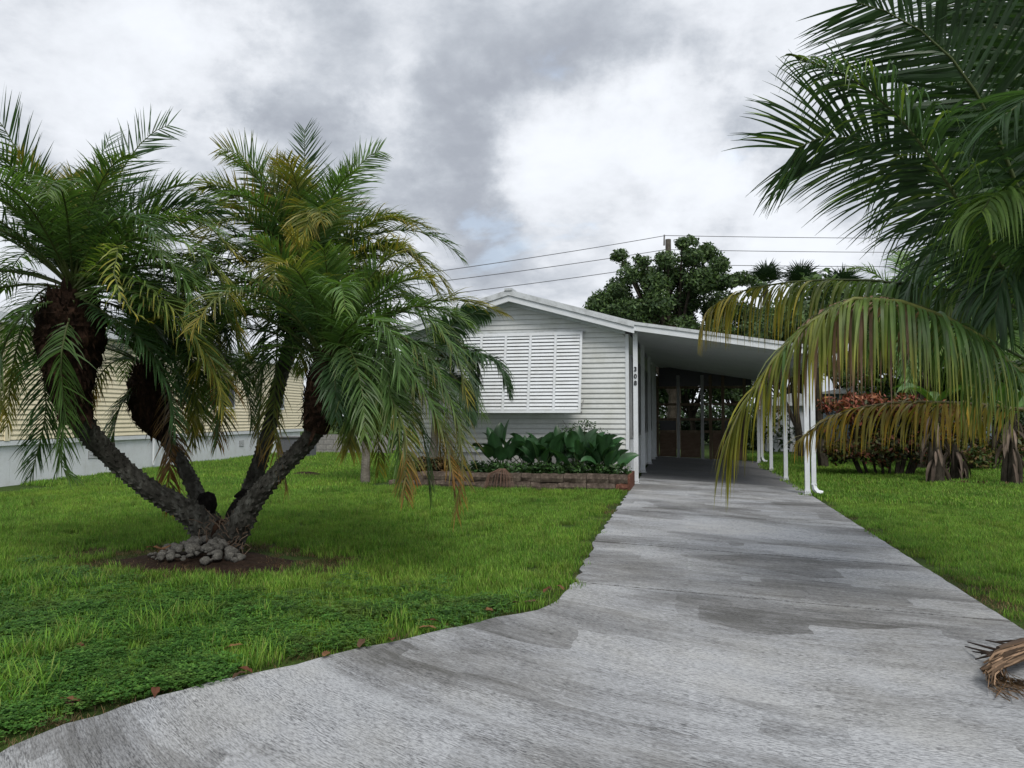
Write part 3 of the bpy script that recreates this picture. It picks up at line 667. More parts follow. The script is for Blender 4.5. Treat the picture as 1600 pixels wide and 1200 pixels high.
date_crown(t1, c1, 66, 1.62, 11, [
    ([(120, 450, 7.6), (150, 360, 7.6), (185, 275, 7.6), (228, 215, 7.6), (262, 196, 7.6)], dict(droop=.03, vee=.02, tip=None, upv=(.2, 1, .1), llen=.52, fwd=(16, 46), base=G_DK * 1.1, npairs=52, jitter=.06)),
    ([(110, 450, 7.6), (75, 360, 7.5), (38, 260, 7.4), (0, 190, 7.3), (-30, 160, 7.3)], dict(droop=.03, vee=.02, tip=None, upv=(.2, 1, .1), llen=.52, fwd=(16, 46), base=G_DK * 1.1, npairs=52, jitter=.06)),
    ([(120, 450, 7.6), (130, 370, 7.8), (145, 280, 8.0), (170, 215, 8.1)], dict(droop=.05, tip=None, upv=(.2, 1, .1), llen=.46, fwd=(18, 50), npairs=54, jitter=.07, base=G_DK * 1.1)),
    ([(118, 452, 7.5), (160, 395, 7.2), (230, 370, 7.0), (300, 385, 6.9), (350, 440, 6.9), (372, 510, 6.9)], dict(tip=Y_LF, base=G_MD)),
    ([(118, 455, 7.5), (170, 430, 7.0), (235, 450, 6.7), (300, 520, 6.6), (335, 590, 6.6)], dict(tip=Y_LF, tipfrac=.45)),
    ([(105, 470, 7.5), (50, 480, 7.2), (10, 530, 7.1), (-5, 600, 7.1), (5, 640, 7.1)], dict()),
    ([(112, 470, 7.7), (70, 560, 7.8), (72, 640, 7.8), (60, 700, 7.8), (48, 742, 7.8)], dict(base=G_DK * 1.3, tip=None)),
    ([(115, 470, 7.4), (95, 560, 7.2), (100, 640, 7.2), (95, 720, 7.2), (110, 745, 7.2)], dict(base=G_MD, tip=None)),
    ([(118, 452, 7.5), (180, 380, 7.3), (250, 340, 7.2), (320, 350, 7.2), (368, 400, 7.2)], dict(tip=Y_LF, tipfrac=.8)),
    ([(118, 455, 7.5), (190, 420, 7.2), (270, 420, 7.0), (340, 470, 7.0), (380, 540, 7.0)], dict(tip=Y_LF, tipfrac=.8)),
    ([(118, 460, 7.4), (200, 470, 6.9), (280, 500, 6.7), (330, 570, 6.6), (350, 640, 6.6)], dict(tip=Y_LF, tipfrac=.75, base=G_MD * .9)),
    ([(120, 460, 7.4), (210, 440, 7.6), (300, 450, 7.8), (360, 500, 7.9), (385, 560, 7.9)], dict(tip=None, base=G_DK * 1.3)),
    ([(120, 460, 7.4), (200, 455, 7.9), (270, 480, 8.1), (320, 540, 8.2), (335, 600, 8.2)], dict(tip=O_LF, tipfrac=.85, base=G_DK * 1.3)),
    ([(120, 465, 7.4), (190, 480, 7.8), (240, 510, 8.0), (270, 560, 8.0), (285, 620, 8.0)], dict(tip=None, base=G_DK * 1.2)),
    ([(120, 455, 7.5), (200, 350, 7.8), (280, 325, 8.0), (345, 335, 8.0)], dict(tip=None, base=G_DK * 1.3, upv=(.2, 1, .6))),
    ([(120, 465, 7.3), (180, 450, 6.9), (250, 480, 6.7), (330, 560, 6.7), (372, 620, 6.8)], dict(tip=O_LF, tipfrac=.6, base=G_MD * .95)),
    ([(118, 460, 7.4), (180, 500, 7.1), (230, 540, 7.0), (262, 610, 7.0), (275, 670, 7.0)], dict(tip=None, base=G_DK * 1.4)),
    ([(118, 452, 7.5), (190, 400, 7.1), (245, 400, 6.9), (290, 440, 6.8), (300, 500, 6.8)], dict(tip=None, base=G_MD * 1.1)),
    ([(116, 450, 7.3), (165, 400, 6.8), (185, 385, 6.5), (178, 430, 6.3), (200, 480, 6.2), (232, 502, 6.2)], dict(base=G_LT * 1.1, tip=Y_LF, tipfrac=.2, llen=.2, npairs=40, side_len=(1, .5))),
], lowmin=-12, front=1.0, bad=lambda x, y: 30 < x < 330 and y > 545)
date_crown(t2, c2, 36, 1.25, 23, [
    ([(235, 575, 8.9), (215, 600, 8.8), (185, 640, 8.7), (178, 690, 8.7), (190, 730, 8.7)], dict(tip=None)),
    ([(236, 575, 8.8), (290, 540, 8.5), (350, 560, 8.4), (385, 610, 8.4), (395, 660, 8.4)], dict(tip=None)),
    ([(236, 575, 8.8), (280, 560, 8.4), (325, 590, 8.2), (345, 640, 8.2), (340, 690, 8.2)], dict(tip=O_LF, tipfrac=.6)),
    ([(236, 575, 8.8), (260, 540, 8.4), (290, 545, 8.2), (310, 600, 8.1), (300, 660, 8.1)], dict(tip=Y_LF, tipfrac=.6)),
    ([(240, 580, 8.7), (285, 590, 8.5), (310, 640, 8.4), (300, 690, 8.4)], dict(tip=Y_LF)),
], lowmin=-15, bad=lambda x, y: y > 700 or (205 < x < 300 and y > 620))
date_crown(t3, c3, 62, 1.50, 37, [
    ([(480, 430, 8.7), (479, 370, 8.7), (477, 300, 8.7), (476, 235, 8.7), (476, 205, 8.7)], dict(droop=.0, vee=.02, tip=None, upv=(.2, 1, .1), base=G_DK, fwd=(20, 50), llen=.46, npairs=54, jitter=.06)),
    ([(478, 440, 8.6), (410, 400, 8.4), (350, 390, 8.3), (300, 430, 8.2), (285, 480, 8.2)], dict(tip=Y_LF, tipfrac=.8)),
    ([(478, 450, 8.6), (410, 440, 8.3), (350, 450, 8.2), (305, 510, 8.1), (290, 570, 8.1)], dict(tip=None)),
    ([(514, 575, 7.7), (450, 540, 7.5), (390, 560, 7.4), (350, 620, 7.4), (338, 690, 7.4)], dict(tip=None)),
    ([(514, 575, 7.7), (460, 500, 7.5), (400, 480, 7.4), (340, 520, 7.3), (310, 580, 7.3)], dict(tip=Y_LF, tipfrac=.8)),
    ([(484, 430, 8.7), (520, 340, 8.6), (545, 280, 8.6), (575, 245, 8.6), (592, 236, 8.6)], dict(droop=.12, tip=None, upv=(.2, 1, .3), fwd=(20, 52))),
    ([(470, 440, 8.7), (430, 350, 8.6), (400, 270, 8.6), (370, 240, 8.6), (345, 232, 8.6)], dict(droop=.10, tip=Y_LF, tipfrac=.8, upv=(.2, 1, .3), fwd=(20, 52), llen=.46)),
    ([(474, 440, 8.6), (425, 370, 8.5), (370, 310, 8.4), (325, 290, 8.4)], dict(droop=.1, tip=Y_LF, yfun=lambda q, al, n: (((q > .35) & (q < .75))[:, None]) * np.clip(al + .3, 0, 1), upv=(.2, 1, .3), llen=.42)),
    ([(478, 440, 8.5), (450, 350, 8.3), (430, 290, 8.2), (425, 262, 8.2)], dict(droop=.3, tip=Y_LF, yfun=lambda q, al, n: ((q > .55)[:, None]) * np.clip(al + .1, 0, 1))),
    ([(486, 440, 8.5), (560, 400, 8.3), (610, 380, 8.2), (655, 400, 8.2)], dict(droop=.5, tip=Y_LF, yfun=lambda q, al, n: (((q > .1) & (q < .8))[:, None]) * np.clip(al * .9, 0, 1))),
    ([(470, 450, 8.6), (420, 350, 8.5), (370, 300, 8.4), (320, 290, 8.4), (300, 310, 8.4)], dict(droop=.4, tip=Y_LF, tipfrac=.3)),
    ([(490, 440, 8.6), (550, 370, 8.4), (600, 340, 8.3), (640, 350, 8.3)], dict(droop=.5, tip=Y_LF, tipfrac=.3)),
    ([(490, 450, 8.6), (570, 390, 8.3), (630, 390, 8.2), (665, 425, 8.2), (676, 445, 8.2)], dict(droop=.5, tip=Y_LF, tipfrac=.4)),
    ([(484, 440, 8.3), (500, 350, 8.0), (495, 325, 7.8), (480, 350, 7.6), (470, 380, 7.5)], dict(tip=Y_LF, tipfrac=.2)),
    ([(478, 450, 8.4), (445, 400, 8.1), (430, 420, 7.9), (428, 470, 7.8)], dict(tip=Y_LF, tipfrac=.1)),
    ([(478, 450, 8.6), (440, 480, 8.3), (432, 560, 8.1), (428, 640, 8.0), (430, 690, 8.0), (448, 758, 8.0)], dict(tip=O_LF, tipfrac=.35)),
    ([(478, 450, 8.6), (420, 500, 8.4), (410, 590, 8.3), (404, 670, 8.2), (408, 700, 8.2)], dict(tip=O_LF, tipfrac=.75)),
    ([(232, 585, 8.9), (262, 600, 8.8), (268, 680, 8.75), (264, 740, 8.7), (262, 790, 8.7)], dict(tip=O_LF, tipfrac=.1, base=B_LF)),
    ([(478, 450, 8.6), (560, 430, 8.3), (640, 470, 8.1), (700, 490, 8.0), (712, 500, 8.0)], dict(base=G_MD, tip=None)),
], bad=lambda x, y: y > 590)
date_crown(t4, c4, 60, 1.50, 53, [
    ([(514, 570, 7.7), (600, 520, 7.4), (670, 560, 7.2), (712, 650, 7.1), (722, 740, 7.1), (712, 800, 7.1)], dict(tip=O_LF, tipfrac=.55, llen=.42)),
    ([(514, 570, 7.7), (590, 540, 7.3), (650, 590, 7.0), (690, 670, 6.9), (708, 740, 6.9)], dict(tip=O_LF, tipfrac=.7, llen=.40)),
    ([(514, 570, 7.7), (570, 560, 7.2), (610, 620, 6.9), (635, 690, 6.8), (632, 770, 6.8)], dict(tip=O_LF, tipfrac=.5, llen=.40)),
    ([(514, 570, 7.7), (560, 520, 7.3), (600, 560, 7.0), (612, 640, 6.9)], dict(tip=None, base=G_MD * 1.1)),
    ([(514, 570, 7.5), (545, 510, 7.1), (590, 500, 6.8), (620, 540, 6.7), (625, 590, 6.7)], dict(tip=None, base=G_MD * 1.2)),
    ([(514, 570, 7.6), (520, 560, 7.2), (524, 610, 7.0), (524, 650, 7.0)], dict(tip=None, base=G_DK * 1.5, llen=.3)),
    ([(514, 570, 7.7), (600, 490, 7.5), (670, 500, 7.3), (715, 560, 7.2), (728, 620, 7.2)], dict(tip=Y_LF, tipfrac=.8, llen=.40)),
    ([(514, 565, 7.6), (545, 590, 7.3), (552, 650, 7.2), (545, 700, 7.2)], dict(tip=Y_LF, tipfrac=.7)),
], lowmin=-10, front=.3, bad=lambda x, y: x < 560 and y > 640)

# ------------------------------------------------------------------ rocks, bed, mulch
random.seed(99); rock_meshes = []
def ico(sub=2):
    import bmesh
    bm = bmesh.new(); bmesh.ops.create_icosphere(bm, subdivisions=sub, radius=1); V = np.array([v.co[:] for v in bm.verts]); Fc = np.array([[v.index for v in f.verts] for f in bm.faces]); bm.free(); return V, Fc
IV, IF = ico(2)
for k in range(7):
    V = IV.copy()
    for q in range(9):
        d = nrm(rng.normal(size=3)); h = rng.uniform(.55, .9); dd = V @ d; V = V - np.maximum(dd - h, 0)[:, None] * d * .92
    V = V * (1 + rng.normal(0, .10, (len(V), 1))); me = mesh('rock', V * np.array((1, .8, .62)), IF); me.materials.append(mt_rock); rock_meshes.append(me)
for k in range(120):
    for tr in range(20):
        dx = random.gauss(0, .30); dy = random.gauss(-.42, .17)
        if (dx / .56) ** 2 + ((dy + .38) / .36) ** 2 < 1: break
    r = random.choice((.025, .03, .04, .05, .06, .075)) * random.uniform(.85, 1.15); rr2 = math.hypot(dx, dy + .2); zz = max(0, .20 * (1 - rr2 / .7)) - .01
    tag(share('rock', rock_meshes[k % 7], (pb[0] + dx, pb[1] + dy, zz + r * .25), None, (random.uniform(-.4, .4), random.uniform(-.4, .4), random.uniform(0, 6.28)), (r, r, r)),
        ('small' if r < .042 else 'large') + ' rough grey limestone rock heaped round the foot of the date palm', 'rock', ('small ' if r < .042 else 'large ') + 'rocks piled round the date palm')
def mound(name, cx, cy, a, b2, h, mat, seed=1, parent=None):
    V = [(cx, cy, zg(cx) - .03 + h)]; Fc = []; n = 26; rs = 5; random.seed(seed); off = [random.uniform(.82, 1.15) for _ in range(n)]
    for j in range(1, rs + 1):
        for k in range(n):
            an = 2 * math.pi * k / n; f = j / rs * off[k]; x = cx + a * f * math.cos(an); y = cy + b2 * f * math.sin(an)
            V.append((x, y, zg(x) - .034 + h * max(0, 1 - (j / rs) ** 1.6) + (random.uniform(0, .25 * h) if j < rs else -.01)))
    for k in range(n): Fc.append((0, 1 + k, 1 + (k + 1) % n))
    for j in range(rs - 1):
        for k in range(n): p = 1 + j * n; Fc.append((p + k, p + n + k, p + n + (k + 1) % n, p + (k + 1) % n))
    return obj(name, V, Fc, mat)
tag(mound('soil_bed', pb[0] + .1, pb[1] - .36, 1.15, .58, .05, mt_soil, 4), kind='structure')
mulch = D(478, 742, 19.4); tag(mound('mulch_heap', mulch[0], mulch[1], .62, .5, .10, mt_soil, 8), 'dark brown mulch heap on the lawn behind the date palm', 'mulch heap')
# ------------------------------------------------------------------ fallen leaves
def leafblade(Ln, Wd, n=5, curl=.15, fold=.12, tipdroop=0, wav=0):
    V = []; Fc = []
    for i in range(n + 1):
        x = i / n; w = Wd * math.sin(math.pi * min(1, (x * .93 + .05)) ** .8) ** .9 * .5; z = curl * Ln * math.sin(x * math.pi * .8) - tipdroop * x * x * Ln
        for s in (-1, 0, 1): V.append((s * w, x * Ln, z + (fold * w * 2 if s else 0) + (random.uniform(-wav, wav) if s else 0)))
    for i in range(n):
        for k in range(2): a = i * 3 + k; Fc.append((a, a + 1, a + 4, a + 3))
    return np.array(V), Fc
random.seed(5); fl = []
for k in range(3):
    V, Fc = leafblade(.12, .045, 5, .10, .15, 0, .006); c = [(.12, .05, .03), (.19, .10, .05), (.09, .055, .035)][k]
    me = mesh('fallen_leaf', V, Fc, np.tile(c, (len(V), 1))); me.materials.append(mt_dry); fl.append(me)
from_px = [(118, 1012), (130, 1105), (112, 1108), (243, 1080), (380, 1012), (385, 1055), (372, 1050), (505, 1030), (560, 1016), (610, 1003), (770, 958), (790, 950), (688, 977), (655, 985), (820, 944), (850, 930), (870, 918)]
for i, (px, py) in enumerate(from_px):
    q = D(px, py, 1.0); dd = q - np.array((0, 0, H)); t = -H / dd[2]; x, y = dd[0] * t, dd[1] * t
    tag(share('fallen_leaf', fl[i % 3], (x, y, zg(x) + .02), None, (random.uniform(-.2, .2), random.uniform(-.2, .2), random.uniform(0, 6.28)), (1, 1, 1)), 'dry brown leaf lying in the grass along the left edge of the driveway', 'leaf', 'dry leaves fallen along the driveway edge')
for (px, py) in ((247, 868), (262, 866)):
    q = D(px, py, 8.1); tag(share('dry_leaf', fl[1], (q[0], q[1], .06), None, (.2, .1, random.uniform(0, 6)), (1.8, 1.8, 1.8)), 'large tan dry leaf lying beside the rocks at the date palm', 'leaf', 'tan leaves beside the palm rocks')

# ------------------------------------------------------------------ small palms against the house
def small_palm(base, top, rad, nf, Ln, seed, label, specials=()):
    root = thing('christmas_palm', base, label, 'palm'); random.seed(seed)
    mb = MB(); P = curve([base, (np.array(base) + top) / 2 + (.04, 0, 0), top], 14); mb.tube(P, [rad * (1.25 - .5 * i / 13) * (1 + .05 * (i % 2)) for i in range(14)], 10); mb.build('trunk', mt_pale, root)
    mb = MB(); mb.tube([top - (0, 0, .02), top + (0, 0, .25), top + (0, 0, .5)], [rad * .8, rad * .7, rad * .35], 8, col=(.07, .13, .04)); mb.build('crownshaft', mt_leaf, root)
    for k in range(nf):
        az = k * 2.39996; x = (k + .5) / nf; path = grow(top + (0, 0, .42), az, 70 - 60 * x, Ln * random.uniform(.85, 1.1), 1.7 + .8 * x)
        add_frond(root, frond(path, 44, .42, .030, droop=.55, vee=.35, fwd=(20, 55), start=.18, base=G_DK * random.uniform(.9, 1.5), tip=None, rr=.016))
    for pts, o in specials:
        kw = dict(npairs=95, llen=.56, lwid=.045, droop=.95, vee=.35, fwd=(25, 60), start=.2, base=G_DK, tip=None, rr=.018); kw.update(o); add_frond(root, frond([D(*q) for q in pts], **kw))
small_palm(np.array((-7.02, 15.8, -.03)), D(568, 615, 17), .085, 12, 1.5, 3, 'thin pale trunked palm on the lawn left of the mobile home front')
small_palm(D(672, 748, 17.0) * (1, 1, 0), D(682, 600, 17.0), .085, 11, 1.45, 6, 'dark green palm with a frond arching across the louvred shutter',
           [([(682, 575, 17.0), (712, 562, 16.2), (745, 556, 15.9), (775, 566, 15.7), (790, 596, 15.6), (794, 612, 15.6)], dict(llen=.62)),
            ([(682, 575, 17.0), (690, 535, 16.4), (708, 505, 16.0), (735, 490, 15.8), (760, 492, 15.8)], dict(upv=(0, 1, .5))),
            ([(682, 580, 17.0), (712, 590, 16.4), (728, 620, 16.1), (735, 655, 16.0)], dict()),
            ([(682, 580, 17.0), (700, 545, 16.4), (725, 550, 16.1), (738, 580, 16.0), (740, 610, 16.0)], dict())])

# ------------------------------------------------------------------ planter plants with broad leaves
def blade_obj(parent, p0, d, Ln, Wd, col, name='leaf', droop=.5, roll=0, n=7):
    """a broad leaf from p0 along d, bending down, folded along its midrib"""
    p = np.array(p0, float); d = nrm(np.array(d, float)); V = []; Fc = []; C = []
    sv = nrm(np.cross(d, (0, 0, 1.)) + 1e-4); 
    for i in range(n + 1):
        x = i / n; w = Wd * .5 * (math.sin(math.pi * (x * .96 + .04) ** .75) ** .85); nv = np.cross(sv, d); s2 = sv * math.cos(roll) + nv * math.sin(roll); n2 = np.cross(s2, d)
        for s in (-1, -.5, 0, .5, 1): V.append(p + s2 * s * w + n2 * abs(s) * w * .38 + n2 * (random.uniform(-.05, .05) * w if abs(s) == 1 else 0)); C.append(np.array(col) * (1.35 if s == 0 else random.uniform(.85, 1.12)))
        d = nrm(d + np.array((0, 0, -1)) * droop * (x + .15) / n * 2.2); p = p + d * Ln / n
    for i in range(n):
        for k in range(4): a = i * 5 + k; Fc.append((a, a + 1, a + 6, a + 5))
    return obj(name, V, Fc, mt_broad, parent, np.array(C), smooth=True, origin=np.array(p0, float))
def canna(base, hgt, nl, seed, label, col=(.026, .070, .026), wide=.31, long=.52, group=None):
    random.seed(seed); root = thing('broad_leaf_plant', base, label, 'plant', group); mb = MB(); b = np.array(base, float); tips = []
    for k in range(nl):
        az = k * 2.4 + random.uniform(-.3, .3); x = (k + .5) / nl; el = R(82 - 50 * x); L_ = hgt * random.uniform(.35, .75)
        d = np.array((math.cos(el) * math.sin(az), math.cos(el) * math.cos(az) * .7, math.sin(el))); e = b + d * L_ + (random.uniform(-.05, .05), 0, 0)
        mb.tube([b + (random.uniform(-.05, .05), 0, 0), (b + e) / 2 + (0, 0, .04), e], [.016, .012, .008], 5, col=(.05, .09, .03)); tips.append((e, d))
    mb.build('stalk', mt_broad, root)
    for e, d in tips: blade_obj(root, e, d + np.array((0, 0, .25)), long * random.uniform(.75, 1.15), wide * random.uniform(.8, 1.15), np.array(col) * random.uniform(.75, 1.5), droop=random.uniform(.4, 1.3), roll=random.uniform(-.9, .9))
    return root
for i, (px, h, nl, lb) in enumerate([(777, 1.0, 13, 'tall broad leaved plant at the left end of the planter with bare roots below'),
                                     (815, .80, 12, 'broad leaved plant with one upright pointed leaf, second in the planter'),
                                     (845, .78, 12, 'dark broad leaved plant in the left middle of the planter'),
                                     (872, .85, 12, 'broad leaved plant in the middle of the planter, below the shutter corner'),
                                     (902, .88, 13, 'dense dark broad leaved plant in front of the twiggy shrub'),
                                     (932, .75, 13, 'broad leaved plant in the right half of the planter'),
                                     (950, .66, 13, 'broad leaved plant at the right end of the planter near the numbered post')]):
    q = D(px, 740, 16.3); canna((q[0], 16.15 + (i % 2) * .2, .25), h, nl, 40 + i, lb)
# low fill-in leaves and a twiggy shrub
def leafmass(centers, n, size, cols, flat=.0, seed=0):
    """leaf quads scattered in ellipsoids given as (centre, radii)"""
    r = np.random.default_rng(seed); cs = np.array([c for c, _ in centers]); rs = np.array([q for _, q in centers], float); vol = rs.prod(1) ** .75; k = r.choice(len(cs), n, p=vol / vol.sum())
    d = nrm(r.normal(size=(n, 3))); rad = r.random(n) ** .42; p = cs[k] + d * rs[k] * rad[:, None] * (1 + r.normal(0, .07, (n, 1)))
    nv = nrm(d * .5 + r.normal(size=(n, 3)) * .8 + np.array((0, 0, .5 + flat))); a = nrm(np.cross(nv, r.normal(size=(n, 3)))); b = np.cross(nv, a)
    s = (size * r.uniform(.6, 1.3, n))[:, None]; bend = nv * s * .18
    V = np.stack([p - a * s, p - b * s * .42 - bend, p + a * s, p + b * s * .42 - bend], 1).reshape(-1, 3); Fc = np.arange(4 * n).reshape(-1, 4)
    ct = np.array(cols)[r.integers(0, len(cols), n)] * r.uniform(.7, 1.35, (n, 1)); C = np.repeat(ct, 4, 0)
    return V, Fc, C
q = D(905, 712, 16.5); tw = thing('twiggy_shrub', (q[0], 16.5, .25), 'thin twiggy shrub standing above the broad leaves in the planter', 'shrub')
mb = MB(); random.seed(12)
for k in range(16):
    e = np.array((q[0] + random.uniform(-.42, .42), 16.5 + random.uniform(-.15, .15), random.uniform(1.0, 1.42))); mb.tube([(q[0], 16.5, .3), (np.array((q[0], 16.5, .3)) + e) / 2 + (random.uniform(-.1, .1), 0, .1), e], [.012, .007, .003], 4)
mb.build('twig', mt_bark, tw)
V, Fc, C = leafmass([((q[0] - .2, 16.5, 1.18), (.26, .2, .16)), ((q[0] + .12, 16.5, 1.28), (.3, .2, .18)), ((q[0] + .4, 16.5, 1.05), (.25, .2, .2))], 420, .035, [(.03, .07, .02), (.05, .09, .03)], seed=3); obj('foliage', V, Fc, mt_tree, tw, C)
gcv = []
for k in range(24): u_ = -5.0 + k * .16; gcv.append(((u_, 15.95 + random.uniform(-.1, .3), .36), (.22, .2, .16)))
V, Fc, C = leafmass(gcv, 2600, .055, [(.02, .05, .015), (.035, .085, .02), (.05, .11, .03)], seed=9)
tag(obj('ground_cover', V, Fc, mt_tree, None, C), 'low leafy ground cover filling the planter under the broad leaves', 'ground cover', kind='stuff')
q = D(772, 765, 15.2); mb = MB(); random.seed(31)
for k in range(44):
    a = random.uniform(-1, 1); e = np.array((q[0] + a * .32, 15.15 + random.uniform(-.15, .1), random.uniform(-.02, .06))); s_ = np.array((q[0] + a * .06, 15.42, .40))
    mb.tube([s_, (s_ + e) / 2 + (a * .06, -.05, .08), e], [.006, .005, .003], 4, col=np.array((.16, .10, .075)) * random.uniform(.6, 1.3))
tag(mb.build('dried_plant', mt_dry), 'brown dried strappy plant hanging over the planter stones', 'dried plant')
V, Fc, C = leafmass([((-5.9 + k * .2, 15.9, .42), (.3, .25, .2)) for k in range(5)], 700, .07, [(.09, .06, .03), (.05, .06, .02), (.14, .10, .05)], seed=19); tag(obj('dead_leaf_litter', V, Fc, mt_dry, None, C), 'dry brown leaf litter at the left end of the planter', 'leaf litter', kind='stuff')

# ------------------------------------------------------------------ coconut palm at the right edge
ct = D(1700, 520, 6.2); cb = np.array((ct[0] + .25, ct[1] + .3, zg(5)))
co = thing('coconut_palm', cb, 'coconut palm at the right edge with yellowing fronds arching over the driveway', 'palm')
mb = MB(); mb.tube(curve([cb, cb + (.05, 0, 1.0), ct - (0, 0, .1)], 16), [.26, .24, .22, .20, .19, .18, .18, .17, .17, .17, .17, .18, .19, .2, .2, .18], 12, jit=.04); mb.build('trunk', mt_pale, co)
def cf(pts, **o):
    kw = dict(npairs=108, llen=.95, lwid=.029, droop=.35, vee=.15, fwd=(25, 62), start=.2, base=G_DK * 1.0, tip=None, rr=.020, rachis=(.09, .12, .04), segs=6, jitter=.09)
    kw.update(o); add_frond(co, frond([D(*q) for q in pts], **kw))
yA = lambda q, al, n: np.clip((q - .35) * 1.1, 0, .75)[:, None] + np.clip(al - .45, 0, 1) * 1.1
pA = lambda q, al, n: np.clip(1 - abs(q - .62) * 3.2, 0, 1)[:, None] * np.clip(al * 1.6, 0, 1)
YG = np.array((.20, .175, .028))
# A: the big yellow-green arch in front of the carport
cf([(1700, 560, 6.2), (1600, 583, 6.0), (1533, 527, 5.9), (1467, 492, 5.8), (1383, 466, 5.7), (1320, 470, 5.65), (1270, 500, 5.6), (1222, 545, 5.6), (1172, 615, 5.6), (1140, 680, 5.6)], npairs=165, llen=.80, lwid=.024, jitter=.19, droop=(1.0, .38), vee=-.02, base=G_MD * 1.05, tip=np.array((.28, .25, .035)), yfun=yA, start=.17, fwd=(10, 76), hang=1, prof=([0, .2, .7, .85, 1], [.75, .95, .85, .8, .7]), rr=.028, rachis=(.20, .22, .06), segs=7)
cf([(1690, 560, 6.3), (1600, 560, 6.1), (1520, 515, 6.0), (1440, 478, 5.9), (1360, 462, 5.85), (1290, 480, 5.8), (1235, 525, 5.8), (1190, 585, 5.8)], npairs=38, llen=.8, droop=1.2, vee=-.05, base=P_LF * .8, tip=P_LF, yfun=pA, start=.5, fwd=(15, 60), hang=1, rr=.012, segs=7)
# B: behind it, hanging over the carport roof
cf([(1700, 520, 6.6), (1560, 470, 7.0), (1450, 448, 7.2), (1340, 437, 7.4), (1240, 440, 7.5), (1165, 452, 7.6), (1112, 478, 7.6), (1100, 500, 7.6)], npairs=110, llen=.80, lwid=.027, droop=.9, base=G_MD * .9, tip=Y_LF * .95, yfun=yA, hang=1, fwd=(15, 65), segs=7, prof=([0, .5, .85, 1], [1, .95, .75, .5]))
# C: low yellow-brown frond
cf([(1680, 640, 7.2), (1600, 640, 7.2), (1530, 632, 7.3), (1450, 628, 7.3), (1370, 632, 7.4), (1300, 650, 7.4), (1245, 690, 7.4)], npairs=80, llen=.52, jitter=.45, droop=.8, base=np.array((.24, .20, .045)), tip=np.array((.42, .26, .035)), yfun=lambda q, al, n: (rng.random(n) < .55)[:, None] * np.clip(al + .2, 0, 1), hang=1, fwd=(30, 68), segs=6, rachis=(.2, .17, .08))
# D: broken-tipped frond
cf([(1690, 500, 6.2), (1600, 455, 6.1), (1535, 375, 6.0), (1480, 285, 5.9), (1428, 210, 5.85), (1370, 150, 5.8), (1310, 112, 5.8), (1250, 94, 5.8)], npairs=95, llen=.88, droop=.75, base=G_DK * 1.05, tip=G_LT * .8, yfun=lambda q, al, n: (rng.random(n) < .2)[:, None] * np.ones_like(al), fwd=(15, 60), prof=([0, .4, .75, .9, 1], [.8, 1, .85, .5, .3]), start=.15)
# E: frond fanning to the left over the sky
cf([(1690, 480, 6.6), (1590, 395, 6.6), (1520, 320, 6.6), (1454, 275, 6.6), (1392, 236, 6.6), (1329, 214, 6.6), (1280, 216, 6.6), (1245, 232, 6.6)], npairs=105, llen=.98, droop=.13, base=G_DK * .85, fwd=(18, 52), upv=(.2, .8, .6), prof=([0, .4, .8, 1], [.85, 1, .95, .65]), tip=G_LT, yfun=lambda q, al, n: (rng.random(n) < .08)[:, None] * np.ones_like(al))
# F: top right, rising out of the picture
cf([(1690, 470, 6.0), (1610, 340, 5.9), (1560, 215, 5.8), (1528, 150, 5.7), (1494, 100, 5.7), (1456, 60, 5.7), (1392, 21, 5.7), (1342, 5, 5.7)], npairs=110, llen=1.05, droop=.05, vee=.03, base=G_DK * .8, fwd=(8, 55), upv=(.1, 1, .3), start=.12, prof=([0, .3, .7, 1], [.8, 1, .9, .5]))
cf([(1700, 470, 6.3), (1640, 330, 6.4), (1600, 180, 6.5), (1560, 50, 6.6), (1500, -60, 6.6), (1420, -130, 6.6)], npairs=90, llen=1.05, droop=.2, base=G_DK, upv=(.1, 1, .3), fwd=(10, 55))
cf([(1710, 470, 6.2), (1690, 330, 6.0), (1660, 180, 5.8), (1620, 40, 5.6), (1560, -70, 5.4)], npairs=90, llen=1.05, droop=.25, base=G_DK * 1.1, upv=(.1, 1, .3), fwd=(10, 55))
for k_ in range(5):
    cf([(1715, 470, 7.0), (1700 - 12 * k_, 350, 7.4 + .1 * k_), (1680 - 22 * k_, 220 - 20 * k_, 7.7), (1660 - 26 * k_, 100 - 40 * k_, 7.9), (1620 - 30 * k_, 20 - 50 * k_, 7.9)], npairs=85, llen=1.15, droop=.2, base=G_DK * .8, upv=(.1, 1, .3), fwd=(10, 50))
cf([(1710, 470, 6.6), (1670, 350, 7.0), (1640, 230, 7.2), (1590, 130, 7.3), (1520, 90, 7.3)], npairs=90, llen=1.0, droop=.5, base=G_DK * .9, fwd=(10, 55))
cf([(1715, 470, 6.8), (1740, 300, 6.9), (1720, 120, 6.8), (1660, -30, 6.6), (1560, -120, 6.3)], npairs=95, llen=1.1, droop=.3, base=G_DK, upv=(.1, 1, .3), fwd=(10, 55))
cf([(1715, 470, 6.9), (1700, 400, 7.4), (1690, 280, 7.8), (1650, 190, 7.9), (1570, 170, 7.8)], npairs=95, llen=1.1, droop=.5, base=G_DK * .9, fwd=(10, 55))
cf([(1715, 470, 6.0), (1720, 330, 5.4), (1700, 200, 5.0), (1640, 140, 4.8), (1570, 180, 4.7)], npairs=95, llen=.9, droop=.6, base=G_DK * 1.1, fwd=(10, 55))
cf([(1715, 480, 6.5), (1690, 400, 6.9), (1660, 320, 7.1), (1600, 280, 7.2), (1520, 300, 7.2), (1480, 350, 7.2)], npairs=95, llen=.95, droop=.6, base=G_DK * 1.1, fwd=(10, 55))
